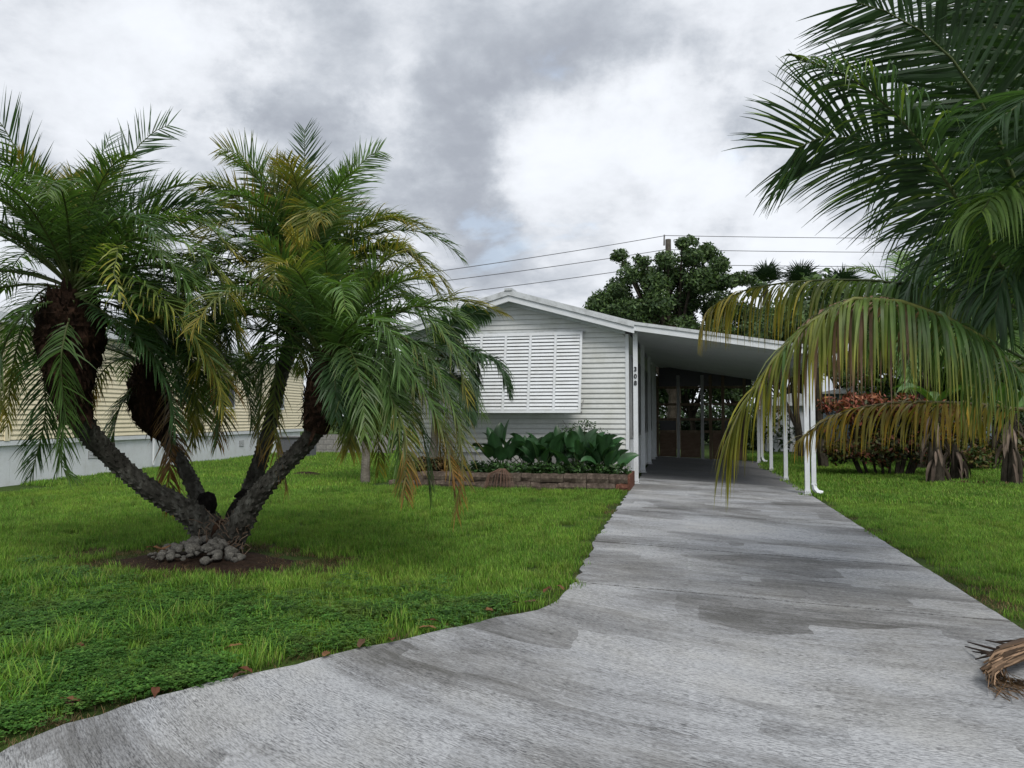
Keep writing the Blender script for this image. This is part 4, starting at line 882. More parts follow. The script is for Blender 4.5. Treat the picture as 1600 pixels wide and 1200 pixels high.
# drooping ones in the middle
cf([(1700, 500, 6.5), (1640, 400, 6.8), (1570, 350, 7.0), (1500, 360, 7.1), (1440, 410, 7.1), (1410, 470, 7.1)], npairs=85, llen=.85, droop=.9, base=G_DK * 1.3, fwd=(15, 60))
cf([(1700, 520, 6.8), (1640, 450, 7.3), (1570, 420, 7.5), (1500, 440, 7.7), (1450, 500, 7.7), (1430, 540, 7.7)], npairs=85, llen=.85, droop=1.0, base=G_DK * 1.5, fwd=(15, 60))
cf([(1700, 500, 6.0), (1650, 390, 5.6), (1600, 330, 5.4), (1560, 300, 5.3), (1535, 330, 5.2)], npairs=60, llen=.7, droop=1.0, base=G_MD * 1.2, tip=G_LT, tipfrac=.3, start=.4, fwd=(10, 50))
cf([(1710, 500, 6.3), (1660, 420, 6.2), (1610, 400, 6.1), (1570, 430, 6.0), (1555, 490, 6.0)], npairs=80, llen=.85, droop=1.0, base=G_DK * 1.2, fwd=(15, 55))
cf([(1700, 560, 7.0), (1650, 560, 7.6), (1590, 570, 8.0), (1540, 610, 8.2), (1520, 660, 8.2)], npairs=80, llen=.7, droop=1.0, base=G_MD, tip=Y_LF, tipfrac=.2, fwd=(15, 60))
# fallen dry frond on the driveway
fd = D(1600, 1040, 4.9); fx, fy = fd[0], fd[1]
def gp(px, py, dz=0):
    dd = D(px, py, 1.0) - np.array((0, 0, H)); t = 1.0
    for _ in range(40): t = (zg(dd[0] * t) + dz - H) / dd[2]
    return np.array((dd[0] * t, dd[1] * t, zg(dd[0] * t) + dz))
df = thing('fallen_frond', gp(1600, 1040), 'dry brown fallen palm frond lying on the driveway at the right edge', 'palm frond')
random.seed(77); mb = MB()
for k in range(58):
    a = random.random(); s_ = gp(1600 + 40 * random.random(), 1002 + 16 * a, .06 + .05 * random.random())
    m1 = gp(1548 + 22 * random.random(), 1022 + 26 * a, .07 + .05 * random.random()); m2 = gp(1530 + 50 * random.random(), 1044 + 30 * random.random(), .015 + .05 * random.random()); e = gp(1545 + 120 * random.random(), 1068 + 30 * random.random(), .012)
    P = curve([s_, m1, m2, e], 9); mid = P; w = random.uniform(.006, .016); V = []
    c = np.array((.15, .10, .065)) * random.uniform(.35, 2.6)
    for i, p in enumerate(P):
        t = nrm(P[min(i + 1, 8)] - P[max(i - 1, 0)]); sv = nrm(np.cross(t, (0.2, 0, 1.))); ww = w * (1 - (i / 8) ** 3 * .9) / 2; V += [p - sv * ww, p + sv * ww + np.array((0, 0, .006))]
    mb.add(V, [(2 * i, 2 * i + 1, 2 * i + 3, 2 * i + 2) for i in range(8)], c)
for (ax, ay, bx, by) in ((1512, 1003, 1560, 1016), (1508, 1010, 1556, 1022), (1520, 1018, 1564, 1024), (1540, 1000, 1600, 1012), (1524, 1030, 1562, 1020), (1552, 1003, 1610, 1000), (1533, 1022, 1580, 1012)):
    mb.tube([gp(ax, ay, .02), gp((ax + bx) / 2, (ay + by) / 2, .07), gp(bx, by, .08), gp(bx + 60, by - 4, .1)], [.004, .008, .010, .012], 5, col=(.055, .04, .032))
mb.tube([gp(1560, 1014, .05), gp(1600, 1004, .08), gp(1700, 1002, .06)], [.02, .035, .05], 7, col=(.09, .065, .05))
mb.build('dry_leaflets', mt_dry, df)

# ------------------------------------------------------------------ neighbour on the left
nb = thing('neighbour_house', (-15, 20, 0), 'long cream sided mobile home with white skirting on the left', 'house')
NU0 = -14.55; NV0, NV1 = 9.0, 29.5
def nu(v): return -14.55 - (v - 14.39) * .095
mb = MB(); P0 = np.array((nu(NV0), NV0)); P1 = np.array((nu(NV1), NV1)); dN = nrm(P1 - P0); oN = np.array((dN[1], -dN[0])); LN = np.linalg.norm(P1 - P0)
if oN[0] < 0: oN = -oN
def NP(s, o, z): q = P0 + dN * s + oN * o; return (q[0], q[1], z)
def nbox(mb, s0, s1, o0, o1, z0, z1):
    V = [NP(s, o, z) for z in (z0, z1) for (s, o) in ((s0, o0), (s1, o0), (s1, o1), (s0, o1))]
    mb.add(V, [(0, 3, 2, 1), (4, 5, 6, 7), (0, 1, 5, 4), (1, 2, 6, 5), (2, 3, 7, 6), (3, 0, 4, 7)])
nbox(mb, 0, LN, -4.2, 0, .95, 3.5); nw = mb.build('wall', mt_gap_shade, nb)
z = .97
while z < 3.4:
    V = []; pr = [(0, .006), (.024, .006), (.023, .018), (.014, .063), (.006, .070), (.003, .114)]
    for o, up in pr:
        for s in (0.0, LN): V.append(NP(s, o + .001, z + up))
    obj('siding_board', V, [(2 * k, 2 * k + 1, 2 * k + 3, 2 * k + 2) for k in range(5)], mt_cream, nw); z += .114
s = 0
while s < LN - .2:
    mb = MB(); nbox(mb, s, s + .395, -.06, -.035 + random.uniform(-.004, .004), -.04, .85); mb.build('skirting_panel', mt_white, nb); s += .40
mb = MB(); nbox(mb, 0, LN, -.03, .03, .855, .955); mb.build('base_trim', mt_white, nb)
for s in (4.55,): mb = MB(); nbox(mb, s, s + .14, .022, .045, .96, 3.48); mb.build('trim_post', mt_cream, nb)
mb = MB(); nbox(mb, -.2, LN + .3, -.1, .22, 3.51, 3.72); mb.build('fascia', mt_white, nb)
mb = MB(); V = [NP(-.2, .22, 3.725), NP(LN + .3, .22, 3.725), NP(LN + .3, -2.1, 4.25), NP(-.2, -2.1, 4.25), NP(-.2, -4.4, 3.7), NP(LN + .3, -4.4, 3.7)]
obj('roof', V, [(0, 1, 2, 3), (3, 2, 5, 4)], mt_roof, nb)
for s in (13.6, 17.6):
    mb = MB(); nbox(mb, s, s + 1.0, .021, .05, 1.75, 2.95); wf = mb.build('window', mt_white, nb); mb = MB(); nbox(mb, s + .07, s + .93, .051, .056, 1.82, 2.88); mb.build('pane', mt_dark, wf)
for s in (7.3, 11.2, 15.1):
    mb = MB(); nbox(mb, s, s + .34, -.030, -.022, .42, .62); vt = mb.build('vent', mt_gal, nb)
    for k in range(5): mb = MB(); nbox(mb, s + .01, s + .33, -.021, -.012, .435 + k * .036, .452 + k * .036); mb.build('vent_slat', mt_white, vt)
mb = MB(); nbox(mb, 9.9, 9.97, .03, .09, .1, 3.5); mb.build('downpipe', mt_white, nb)
# grey brick pillar with potted yellow plant at far left
bp = D(4, 752, 16.9); br_ = thing('brick_pillar', (bp[0], bp[1], -.03), 'low grey brick pillar at the left edge of the lawn', 'pillar')
for c_ in range(11):
    for k in range(3):
        mb = MB(); a = bp[0] - .42 + k * .22 + (c_ % 2) * .04; mb.box(a, a + .208, bp[1] - .2 + random.uniform(-.004, .004), bp[1] + .1, -.03 + c_ * .078, .038 + c_ * .078); mb.build('brick', mt_grbrick, br_)
V, Fc, C = leafmass([((bp[0] - .1, bp[1], .98), (.22, .2, .16))], 260, .06, [(.22, .20, .03), (.10, .14, .03)], seed=4); ypt = thing('yellow_plant', (bp[0] - .1, bp[1], .83), 'small yellow green plant on top of the grey brick pillar', 'plant'); obj('foliage', V, Fc, mt_tree, ypt, C)
mb = MB(); mb.tube([(bp[0] - .1, bp[1], .83), (bp[0] - .1, bp[1], 1.0)], [.02, .01], 5); mb.build('stem', mt_bark, ypt)
# grey equipment box and low wall seen between the stems
gb = D(455, 714, 27.0); mb = MB(); mb.box(gb[0] - .55, gb[0] + .5, gb[1], gb[1] + .9, -.04, .72); gx = mb.build('utility_box', M_paint('grey_metal', (.11, .115, .13), (.08, .08, .08), .4)); tag(gx, 'dark grey utility box on the lawn beyond the date palm', 'utility box')
mb = MB(); mb.box(gb[0] - .60, gb[0] + .55, gb[1] - .05, gb[1] + .95, .725, .76); mb.build('lid', mt_wire, gx)
gb2 = D(520, 706, 30); lw = thing('low_wall', (gb2[0], gb2[1], -.03), 'low pale block wall behind the date palm, right of the grey box', 'wall')
for c_ in range(4):
    for k in range(9): mb = MB(); a = gb2[0] - 1.2 + k * .41 + (c_ % 2) * .1; mb.box(a, a + .398, gb2[1], gb2[1] + .2, -.03 + c_ * .2, .162 + c_ * .2); mb.build('block', mt_grbrick, lw)

# ------------------------------------------------------------------ shed, pole, wires
sd_ = D(1244, 705, 36.6); shd = thing('shed', (sd_[0], sd_[1], -.2), 'pale grey shed with low roof beyond the carport posts', 'shed')
sx, sy = sd_[0], sd_[1]
mb = MB(); mb.box(sx - 1.35, sx + 1.3, sy, sy + 2.5, -.22, 2.05); mb.build('wall', mt_shed, shd)
mb = MB(); mb.box(sx - .30, sx - .27, sy - .02, sy - .003, -.1, 1.95); mb.box(sx + .62, sx + .65, sy - .02, sy - .003, -.1, 1.95); mb.build('seam', mt_dark, shd)
mb = MB(); mb.prism([(sx - 1.6, sy - .25, 2.08), (sx + 1.55, sy - .25, 2.08), (sx + .1, sy - .25, 2.62), (sx - .1, sy - .25, 2.62)], (0, 3, 0)); mb.build('roof', mt_roof, shd)
mb = MB(); mb.box(sx - 1.62, sx + 1.57, sy - .28, sy - .252, 2.0, 2.16); mb.build('fascia', mt_fascia, shd)
q = D(1330, 700, 36); hb = thing('distant_house', (q[0], q[1], -.2), 'blue grey house wall partly hidden behind the red leaved hedge', 'house')
mb = MB(); mb.box(q[0] - 1.5, q[0] + 6, q[1] + .02, q[1] + 6, -.2, 2.55); wl = mb.build('wall', M_paint('blue_siding', (.20, .26, .32), (.15, .17, .2), .4), hb)
for k in range(16): mb = MB(); mb.box(q[0] - 1.5, q[0] + 6, q[1] - .02, q[1] + .018, -.1 + k * .16, .045 + k * .16); mb.build('siding_board', wl.data.materials[0], wl)
mb = MB(); mb.prism([(q[0] - 1.8, q[1] - .3, 2.56), (q[0] + 6.3, q[1] - .3, 2.56), (q[0] + 2.2, q[1] - .3, 3.3)], (0, 7, 0)); mb.build('roof', mt_roof, hb)
pt = D(1044, 372, 52); pz = pt[2]; pol = thing('utility_pole', (pt[0], pt[1], 0), 'wooden utility pole rising out of the broad tree behind the house', 'utility pole')
mb = MB(); mb.tube([(pt[0], pt[1], -.2), (pt[0], pt[1], pz - .1)], [.26, .20], 10); mb.build('shaft', mt_pole, pol)
mb = MB(); mb.tube([(pt[0] - .28, pt[1], pz - .5), (pt[0] - .26, pt[1], pz + .25)], [.07, .05], 6); mb.build('insulator', mt_gal, pol)
mb = MB(); mb.tube([(pt[0] - .1, pt[1] - .2, pz - 1.2), (pt[0] + .5, pt[1] - .2, pz - 1.15)], [.04, .04], 6); mb.build('bracket', mt_gal, pol)
def wire(a, b, sag, lb):
    n = 24; P = [a + (b - a) * i / n - np.array((0, 0, sag * 4 * (i / n) * (1 - i / n))) for i in range(n + 1)]
    mb = MB(); mb.tube(P, .022, 4, cap=False); tag(mb.build('power_line', mt_wire), lb, 'wire', 'power lines strung from the utility pole')
for (y0, yl, yr, nm) in ((366, 412, 366, 'top'), (388, 428, 388, 'middle'), (411, 449, 410, 'lowest')):
    a = D(1040, y0 + 2, 52)
    if True: wire(a, a + (D(680, yl, 44) - a) * 2.6, .5, nm + ' power line running left from the utility pole')
    wire(a, a + (D(1600, yr, 60) - a) * 1.8, .3, nm + ' power line running right from the utility pole')

# ------------------------------------------------------------------ trees
def tree(name, base, label, cat, clusters, n, size, cols, trunk_r=.2, seed=1, group=None, limbs=True, mat=None):
    root = thing(name, base, label, cat, group); random.seed(seed); b = np.array(base, float); mb = MB()
    top = np.mean([c for c, _ in clusters], 0)
    mid = b + (top - b) * .55; mb.tube(curve([b, b + (top - b) * .3 + (.05, 0, 0), mid], 8), [trunk_r * (1.2 - .07 * i) for i in range(8)], 9, jit=.05)
    if limbs:
        for c, r in clusters[:28]:
            c = np.array(c); m = (mid + c) / 2 + np.array((random.uniform(-.2, .2), 0, random.uniform(-.2, .1))); st = b + (top - b) * random.uniform(.3, .55)
            mb.tube([st, m, c], [trunk_r * .42, trunk_r * .25, trunk_r * .08], 5)
    mb.build('trunk', mt_bark, root)
    V, Fc, C = leafmass(clusters, n, size, cols, seed=seed); obj('crown', V, Fc, mat or mt_tree, root, C); return root
def blob_clusters(cx, cy, z0, z1, rx, ry, k, r, seed, shape=None):
    rd = np.random.default_rng(seed); out = []
    while len(out) < k:
        p = rd.uniform(-1, 1, 3)
        if (p ** 2).sum() > 1: continue
        rr_ = r * rd.uniform(.6, 1.25); out.append(((cx + p[0] * rx, cy + p[1] * ry, (z0 + z1) / 2 + p[2] * (z1 - z0) / 2), (rr_, rr_, rr_ * .75)))
    return out
TG = [(.036, .066, .026), (.052, .095, .032), (.085, .14, .042)]
# broad tree behind the house roof: clusters follow its uneven outline
zt_ = 36.0; cl_ = []; random.seed(61)
for (px, py, r) in [(940, 470, .75), (965, 450, .8), (990, 430, .8), (970, 405, .5), (1000, 410, .5), (1020, 440, 1.0), (1040, 410, .7), (1065, 385, .55), (1085, 400, .7), (1110, 395, .6), (1125, 415, .6), (1130, 440, .6), (1100, 440, 1.0),
                    (1060, 430, .9), (1070, 470, 1.2), (1020, 480, 1.2), (980, 480, 1.0), (1120, 480, 1.1), (950, 495, .9), (1000, 510, 1.2), (1060, 515, 1.2), (1120, 520, 1.2), (1160, 490, .9), (1175, 520, 1.0), (925, 480, .45), (1145, 435, .3), (1078, 372, .35), (965, 395, .3), (1165, 440, .5), (1185, 450, .5)]:
    for k in range(3):
        q = D(px + random.uniform(-9, 9), py + random.uniform(-7, 9), zt_ + random.uniform(-2, 2)); rr_ = r * random.uniform(.6, .85); cl_.append((tuple(q), (rr_, rr_ * 1.3, rr_ * .8)))
b_ = D(1050, 650, zt_); tree('broad_tree', (b_[0], b_[1], -.1), 'large dark green broadleaf tree rising behind the mobile home roof', 'tree', cl_, 52000, .105, TG, .32, 5)
# trees behind the carport and right side
def bt(px, Z, z0, z1, rx, k, r, n, size, seed, lb, cols=TG, tr=.16, name='broad_tree'):
    q = D(px, 650, Z); tree(name, (q[0], q[1], -.2), lb, 'tree', blob_clusters(q[0], q[1], z0, z1, rx, rx * .7, k, r, seed), n, size, cols, tr, seed)
bt(1085, 41, 1.2, 6.0, 3.0, 26, 1.0, 9000, .15, 21, 'dark tree seen through the open back of the carport')
bt(1150, 40, 2.6, 6.4, 2.4, 20, .9, 7000, .14, 22, 'dark tree right of the carport roof behind the low fronds')
bt(1225, 44, 3.0, 8.8, 2.6, 22, .9, 7500, .14, 23, 'dark tree over the pale grey shed')
bt(1330, 40, 3.6, 8.0, 3.6, 30, 1.0, 12000, .15, 24, 'dense dark tree behind the red leaved hedge')
bt(1460, 32, 1.0, 7.6, 3.2, 34, 1.0, 16000, .14, 25, 'dense green tree behind the banana plants', [(.03, .065, .015), (.05, .10, .02), (.08, .14, .03)])
bt(1590, 30, 1.0, 8.5, 3.2, 34, 1.0, 14000, .14, 26, 'tall green tree at the far right behind the coconut palm', [(.03, .06, .015), (.045, .09, .02)])
bt(560, 60, .5, 4.6, 5.0, 30, 1.2, 9000, .22, 27, 'distant low tree behind the date palm', TG)
bt(250, 75, .5, 5.2, 6.0, 30, 1.3, 8000, .25, 28, 'distant tree behind the cream mobile home')
for i, (px, lb) in enumerate(((1247, 'slender dark tree trunk standing in front of the pale shed'), (1281, 'dark straight tree trunk just right of the carport downspout'))):
    q = D(px, 715, [31, 25][i]); cl3 = blob_clusters(q[0], q[1], 3.2, 6.0, 2.0, 1.6, 14, .8, 50 + i)
    rt = thing('slender_tree', (q[0], q[1], -.2), lb, 'tree'); mb = MB(); lean = -.25 if i == 0 else 0
    mb.tube(curve([(q[0] + .12, q[1], -.22), (q[0], q[1], 1.2), (q[0] + lean, q[1], 3.9)], 10), [.17, .16, .15, .14, .13, .12, .11, .10, .09, .07], 9, jit=.05)
    if i == 0: mb.tube([(q[0] - .03, q[1], 1.0), (q[0] - .5, q[1], 2.2), (q[0] - .9, q[1], 3.4)], [.09, .07, .04], 7)
    mb.build('trunk', mt_bark, rt); V, Fc, C = leafmass(cl3, 6000, .12, TG, seed=60 + i); obj('crown', V, Fc, mt_tree, rt, C)
# undergrowth that closes the view at ground level
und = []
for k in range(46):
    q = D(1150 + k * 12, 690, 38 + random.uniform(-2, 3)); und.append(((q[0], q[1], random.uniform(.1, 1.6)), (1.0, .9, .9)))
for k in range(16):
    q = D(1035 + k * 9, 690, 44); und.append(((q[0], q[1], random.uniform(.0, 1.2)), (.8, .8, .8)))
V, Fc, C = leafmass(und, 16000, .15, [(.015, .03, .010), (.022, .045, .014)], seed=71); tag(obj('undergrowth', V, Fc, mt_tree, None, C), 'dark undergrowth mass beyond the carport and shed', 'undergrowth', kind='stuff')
hz_ = []
for k in range(60): hz_.append(((-95 + k * 3.4 + random.uniform(-1, 1), 105 + random.uniform(-6, 6), random.uniform(.8, 3.2)), (2.6, 2.2, 1.9)))
V, Fc, C = leafmass(hz_, 22000, .42, [(.025, .05, .018), (.035, .065, .022)], seed=72); tag(obj('distant_woods', V, Fc, mt_tree, None, C), 'far off belt of low trees on the horizon', 'woods', kind='stuff')

# red leaved hedge
random.seed(81); q = D(1385, 742, 21.5); cl_ = []
for k in range(46):
    x = random.uniform(-1.75, 1.9); h_ = 2.15 - .25 * (x + .2) ** 2 * .6; zz = random.uniform(.25, h_); cl_.append(((q[0] + x, q[1] + random.uniform(-.5, .6), zz), (.36, .36, .30)))
hd = thing('red_leaved_shrub', (q[0], q[1], -.2), 'large rounded shrub with coppery red new leaves beside the carport lawn', 'shrub')
lo = [c for c in cl_ if c[0][2] < 1.25]; hi = [c for c in cl_ if c[0][2] >= 1.25]
V, Fc, C = leafmass(lo, 6500, .085, [(.03, .05, .018), (.05, .05, .022), (.14, .05, .03), (.07, .08, .02)], seed=82)
V2, F2, C2 = leafmass(hi, 5500, .085, [(.24, .075, .045), (.17, .05, .035), (.30, .12, .06), (.05, .06, .02)], seed=83)
obj('foliage', np.vstack([V, V2]), np.vstack([Fc, F2 + len(V)]), mt_tree, hd, np.vstack([C, C2]))
mb = MB()
for k in range(22): x = random.uniform(-1.4, 1.5); mb.tube([(q[0] + x * .5, q[1], -.2), (q[0] + x * .8, q[1], .8), (q[0] + x, q[1] + random.uniform(-.3, .3), 1.6)], [.04, .03, .012], 5)
mb.build('stem', mt_bark, hd)
q2 = D(1540, 745, 23.5); cl_ = [((q2[0] + random.uniform(-2.0, 2.6), q2[1] + random.uniform(-.6, .6), random.uniform(.1, 1.5)), (.42, .42, .36)) for k in range(34)]
hd2 = thing('green_shrub', (q2[0], q2[1], -.2), 'loose green and yellowish shrub row behind the banana stems', 'shrub'); V, Fc, C = leafmass(cl_, 6500, .09, [(.03, .06, .015), (.07, .10, .02), (.12, .10, .03), (.10, .06, .03)], seed=84); obj('foliage', V, Fc, mt_tree, hd2, C)
mb = MB()
for k in range(14): x = random.uniform(-1.8, 2.4); mb.tube([(q2[0] + x, q2[1], -.2), (q2[0] + x * .95, q2[1], .6), (q2[0] + x, q2[1], 1.2)], [.04, .03, .012], 5)
mb.build('stem', mt_bark, hd2)

# banana plants with dead hanging leaves
def banana(px, py, Z, seed, label, nl=6, hh=2.0, gl=(.07, .15, .03)):
    random.seed(seed); q = D(px, py, Z); b = np.array((q[0], q[1], -.2)); root = thing('banana_plant', b, label, 'plant')
    for k in range(3):
        o = np.array((random.uniform(-.25, .25), random.uniform(-.15, .15), 0)) if k else np.zeros(3); mb = MB(); h_ = hh * (.55 if k else 1)
        mb.tube(curve([b + o, b + o + (.03, 0, h_ * .5), b + o + (random.uniform(-.1, .1), 0, h_)], 8), [.13, .13, .12, .11, .10, .09, .08, .07] if not k else [.08, .08, .075, .07, .065, .06, .05, .04], 9, jit=.08); mb.build('pseudostem', mt_bark, root)
    for k in range(26):           # dead sheaths
        an = random.uniform(0, 6.28); r0 = .13; s_ = b + np.array((math.cos(an) * r0, math.sin(an) * r0, random.uniform(.35, hh * .95))); d = np.array((math.cos(an) * .55, math.sin(an) * .55, -.5))
        o = blade_obj(root, s_, d, random.uniform(.4, .8), random.uniform(.05, .13), np.array((.13, .10, .08)) * random.uniform(.3, 1.6), 'dead_leaf', droop=2.4, roll=random.uniform(-1, 1), n=5); o.data.materials[0] = mt_dry
    for k in range(nl):
        az = k * 2.4 + seed; d = np.array((math.cos(az), math.sin(az) * .7, random.uniform(.8, 1.8)))
        blade_obj(root, b + (0, 0, hh), d, random.uniform(1.1, 1.6), random.uniform(.30, .42), np.array(gl) * random.uniform(.6, 1.2), droop=random.uniform(.9, 1.7), roll=random.uniform(-.6, .6), n=9)
banana(1463, 755, 19.2, 3, 'banana plant with shredded brown sheaths standing alone on the right lawn', 5, 1.9)
banana(1492, 756, 19.8, 5, 'short dark banana stump close beside the taller banana plant', 0, .95)
banana(1582, 757, 18.7, 8, 'stout banana clump with a skirt of dead leaves at the far right', 6, 1.7)
banana(1440, 740, 24, 12, 'tall banana plant with bright leaves showing above the yellow fronds', 7, 4.2, (.10, .26, .04))
random.seed(9); q = D(1535, 762, 18.6)
lit, lF, lC = leafmass([((q[0] + random.uniform(-.5, .5), q[1] + random.uniform(-.1, .2), -.18), (.2, .15, .06)) for _ in range(6)], 130, .10, [(.2, .13, .08), (.1, .07, .05)], seed=5); tag(obj('leaf_litter', lit, lF, mt_dry, None, lC), 'heap of brown dead leaves on the grass between the banana plants', 'leaf litter', kind='stuff')

# feathery palms in the right background and three fan palms
def areca(px, py, Z, seed, lb, nf=26, Ln=3.4, base=G_MD, hgt=None):
    q = D(px, py, Z); root = thing('areca_palm', (q[0], q[1], -.2), lb, 'palm'); random.seed(seed); mb = MB(); mb.tube([(q[0], q[1], -.2), q], [.1, .08], 8); mb.build('trunk', mt_bark, root)
    for k in range(nf):
        x = (k + .5) / nf; add_frond(root, frond(grow(q, k * 2.4, 82 - 70 * x, Ln * random.uniform(.85, 1.1), 1.3 + x), 60, .8, .05, droop=.5, vee=.3, fwd=(20, 60), start=.15, base=base * random.uniform(.8, 1.4), tip=G_LT, tipfrac=.6, rr=.02))
areca(1425, 520, 25, 4, 'feathery bright green palm behind the coconut fronds, just left of the banana leaves', base=G_MD * 1.1)
areca(1530, 545, 25, 5, 'feathery green palm at the right behind the coconut fronds', base=G_MD)
areca(1600, 470, 26, 6, 'feathery palm in the far right corner above the banana clump', base=G_DK * 1.4)
def fanpalm(px, py, Z, seed, lb):
    q = D(px, py, Z); root = thing('fan_palm', (q[0], q[1], -.2), lb, 'palm', 'fan palms on the skyline'); random.seed(seed)
    mb = MB(); mb.tube([(q[0], q[1], -.2), q], [.2, .16], 8); mb.build('trunk', mt_bark, root)
    for k in range(13):
        az = k * 2.4 + seed; el = R(86 - 82 * (k + .5) / 13); d = np.array((math.cos(el) * math.sin(az), math.cos(el) * math.cos(az), math.sin(el))); c = q + d * .5
        mb = MB(); col = np.array((.016, .035, .014)) * random.uniform(.7, 1.5); mb.tube([q, c], [.025, .015], 4, col=col); a = nrm(np.cross(d, (0.1, 0.2, 1.))); up = np.cross(a, d)
        for j in range(22):
            an = (j / 21 - .5) * 2.6; dd = d * math.cos(an) + a * math.sin(an) + up * .2; L_ = 1.25 * random.uniform(.7, 1.15); m = c + dd * L_ * .6; e = c + dd * L_ + np.array((0, 0, -.12 - .2 * random.random())); w = np.cross(dd, up) * .03
            mb.add([c - w * .4, c + w * .4, m + w, m - w, e], [(0, 1, 2, 3), (3, 2, 4)], col)
        mb.build('frond', mt_tree, root)
fanpalm(1196, 446, 45, 2, 'leftmost of the three fan palms above the carport roof'); fanpalm(1252, 448, 43, 5, 'middle of the three fan palms on the skyline'); fanpalm(1316, 456, 42, 9, 'rightmost of the three fan palms on the skyline')

# ------------------------------------------------------------------ grass (instanced tufts) and clover
def M_grass():
    m, t, b = newmat('grass_blade'); at = t.nodes.new('ShaderNodeVertexColor'); at.layer_name = 'Col'
    a = tn(t, .55, 5, .6, coord='World'); a2 = tn(t, 2.7, 4, .6, coord='World')
    c = mixc(t, 1.0, at.outputs[0], ramp(t, a, [(.33, (1.0, 1.05, 1.2)), (.5, (1.3, 1.25, 1.4)), (.68, (1.6, 1.4, 1.5))]), 'MULTIPLY')
    c = mixc(t, ramp(t, a2, [(.52, (0, 0, 0)), (.72, (.45, .45, .45))]), c, (.15, .165, .04))
    oi = t.nodes.new('ShaderNodeObjectInfo'); c = mixc(t, 1.0, c, ramp(t, oi.outputs['Random'], [(0, (.8, .8, .8)), (1, (1.15, 1.15, 1.15))]), 'MULTIPLY')
    t.links.new(c, b.inputs['Base Color']); b.inputs['Roughness'].default_value = .55; b.inputs['Specular IOR Level'].default_value = .2
    tr = t.nodes.new('ShaderNodeBsdfTranslucent'); t.links.new(c, tr.inputs[0]); ms = t.nodes.new('ShaderNodeMixShader'); ms.inputs[0].default_value = .42
    t.links.new(b.outputs[0], ms.inputs[1]); t.links.new(tr.outputs[0], ms.inputs[2]); t.links.new(ms.outputs[0], t.nodes['Material Output'].inputs[0]); return m
def blades(n, rad, h0, h1, w, cols, seed, lean=.35):
    r = np.random.default_rng(seed); V = []; C = []; F4 = []
    for k in range(n):
        rr_ = rad * math.sqrt(r.random()); an = r.random() * 6.283; p = np.array((rr_ * math.cos(an), rr_ * math.sin(an), -.01)); h = r.uniform(h0, h1); a2 = r.random() * 6.283
        l = np.array((math.cos(a2), math.sin(a2), 0)) * h * lean * r.uniform(.3, 1.8); s = np.array((-math.sin(a2), math.cos(a2), 0)) * w * r.uniform(.7, 1.3) / 2; c = np.array(cols[r.integers(len(cols))]) * r.uniform(.75, 1.3)
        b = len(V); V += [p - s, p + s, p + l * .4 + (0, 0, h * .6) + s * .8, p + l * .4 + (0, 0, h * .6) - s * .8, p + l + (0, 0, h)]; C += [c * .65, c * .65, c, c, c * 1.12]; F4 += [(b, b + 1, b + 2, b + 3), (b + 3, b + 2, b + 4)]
    return V, F4, C
def clover(n, rad, seed):
    r = np.random.default_rng(seed); V = []; C = []; F4 = []
    for k in range(n):
        rr_ = rad * math.sqrt(r.random()); an = r.random() * 6.283; z_ = r.uniform(.025, .07); p = np.array((rr_ * math.cos(an), rr_ * math.sin(an), z_)); c = np.array([(.045, .125, .022), (.065, .17, .028), (.095, .21, .035)][r.integers(3)]) * r.uniform(.7, 1.25); a0 = r.random() * 6
        for q in range(3):
            a = a0 + q * 2.094; d = np.array((math.cos(a), math.sin(a), r.uniform(-.2, .35))); s = np.array((-math.sin(a), math.cos(a), 0)); L_ = r.uniform(.011, .019); b = len(V)
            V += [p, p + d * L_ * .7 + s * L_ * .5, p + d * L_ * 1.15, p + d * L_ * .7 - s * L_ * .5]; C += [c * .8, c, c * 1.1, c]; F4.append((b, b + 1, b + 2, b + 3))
    return V, F4, C
GC = [(.090, .21, .022), (.130, .265, .028), (.175, .31, .038), (.064, .155, .018), (.16, .21, .045)]
DC = [(.17, .11, .05), (.10, .07, .035), (.07, .10, .025), (.22, .17, .08), (.06, .035, .02)]
kinds = [blades(150, .17, .05, .095, .0065, GC, 1), blades(150, .17, .045, .09, .0065, GC, 2), clover(130, .17, 3), clover(120, .17, 4), blades(95, .17, .02, .06, .005, DC, 5, .9), blades(60, .15, .09, .17, .0075, GC, 6, .5), blades(120, .26, .06, .11, .014, GC, 7)]
KV = []; KF = []; KC = []; KG = []
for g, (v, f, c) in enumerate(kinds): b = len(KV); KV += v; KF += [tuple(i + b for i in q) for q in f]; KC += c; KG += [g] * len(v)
nK = len(KV)
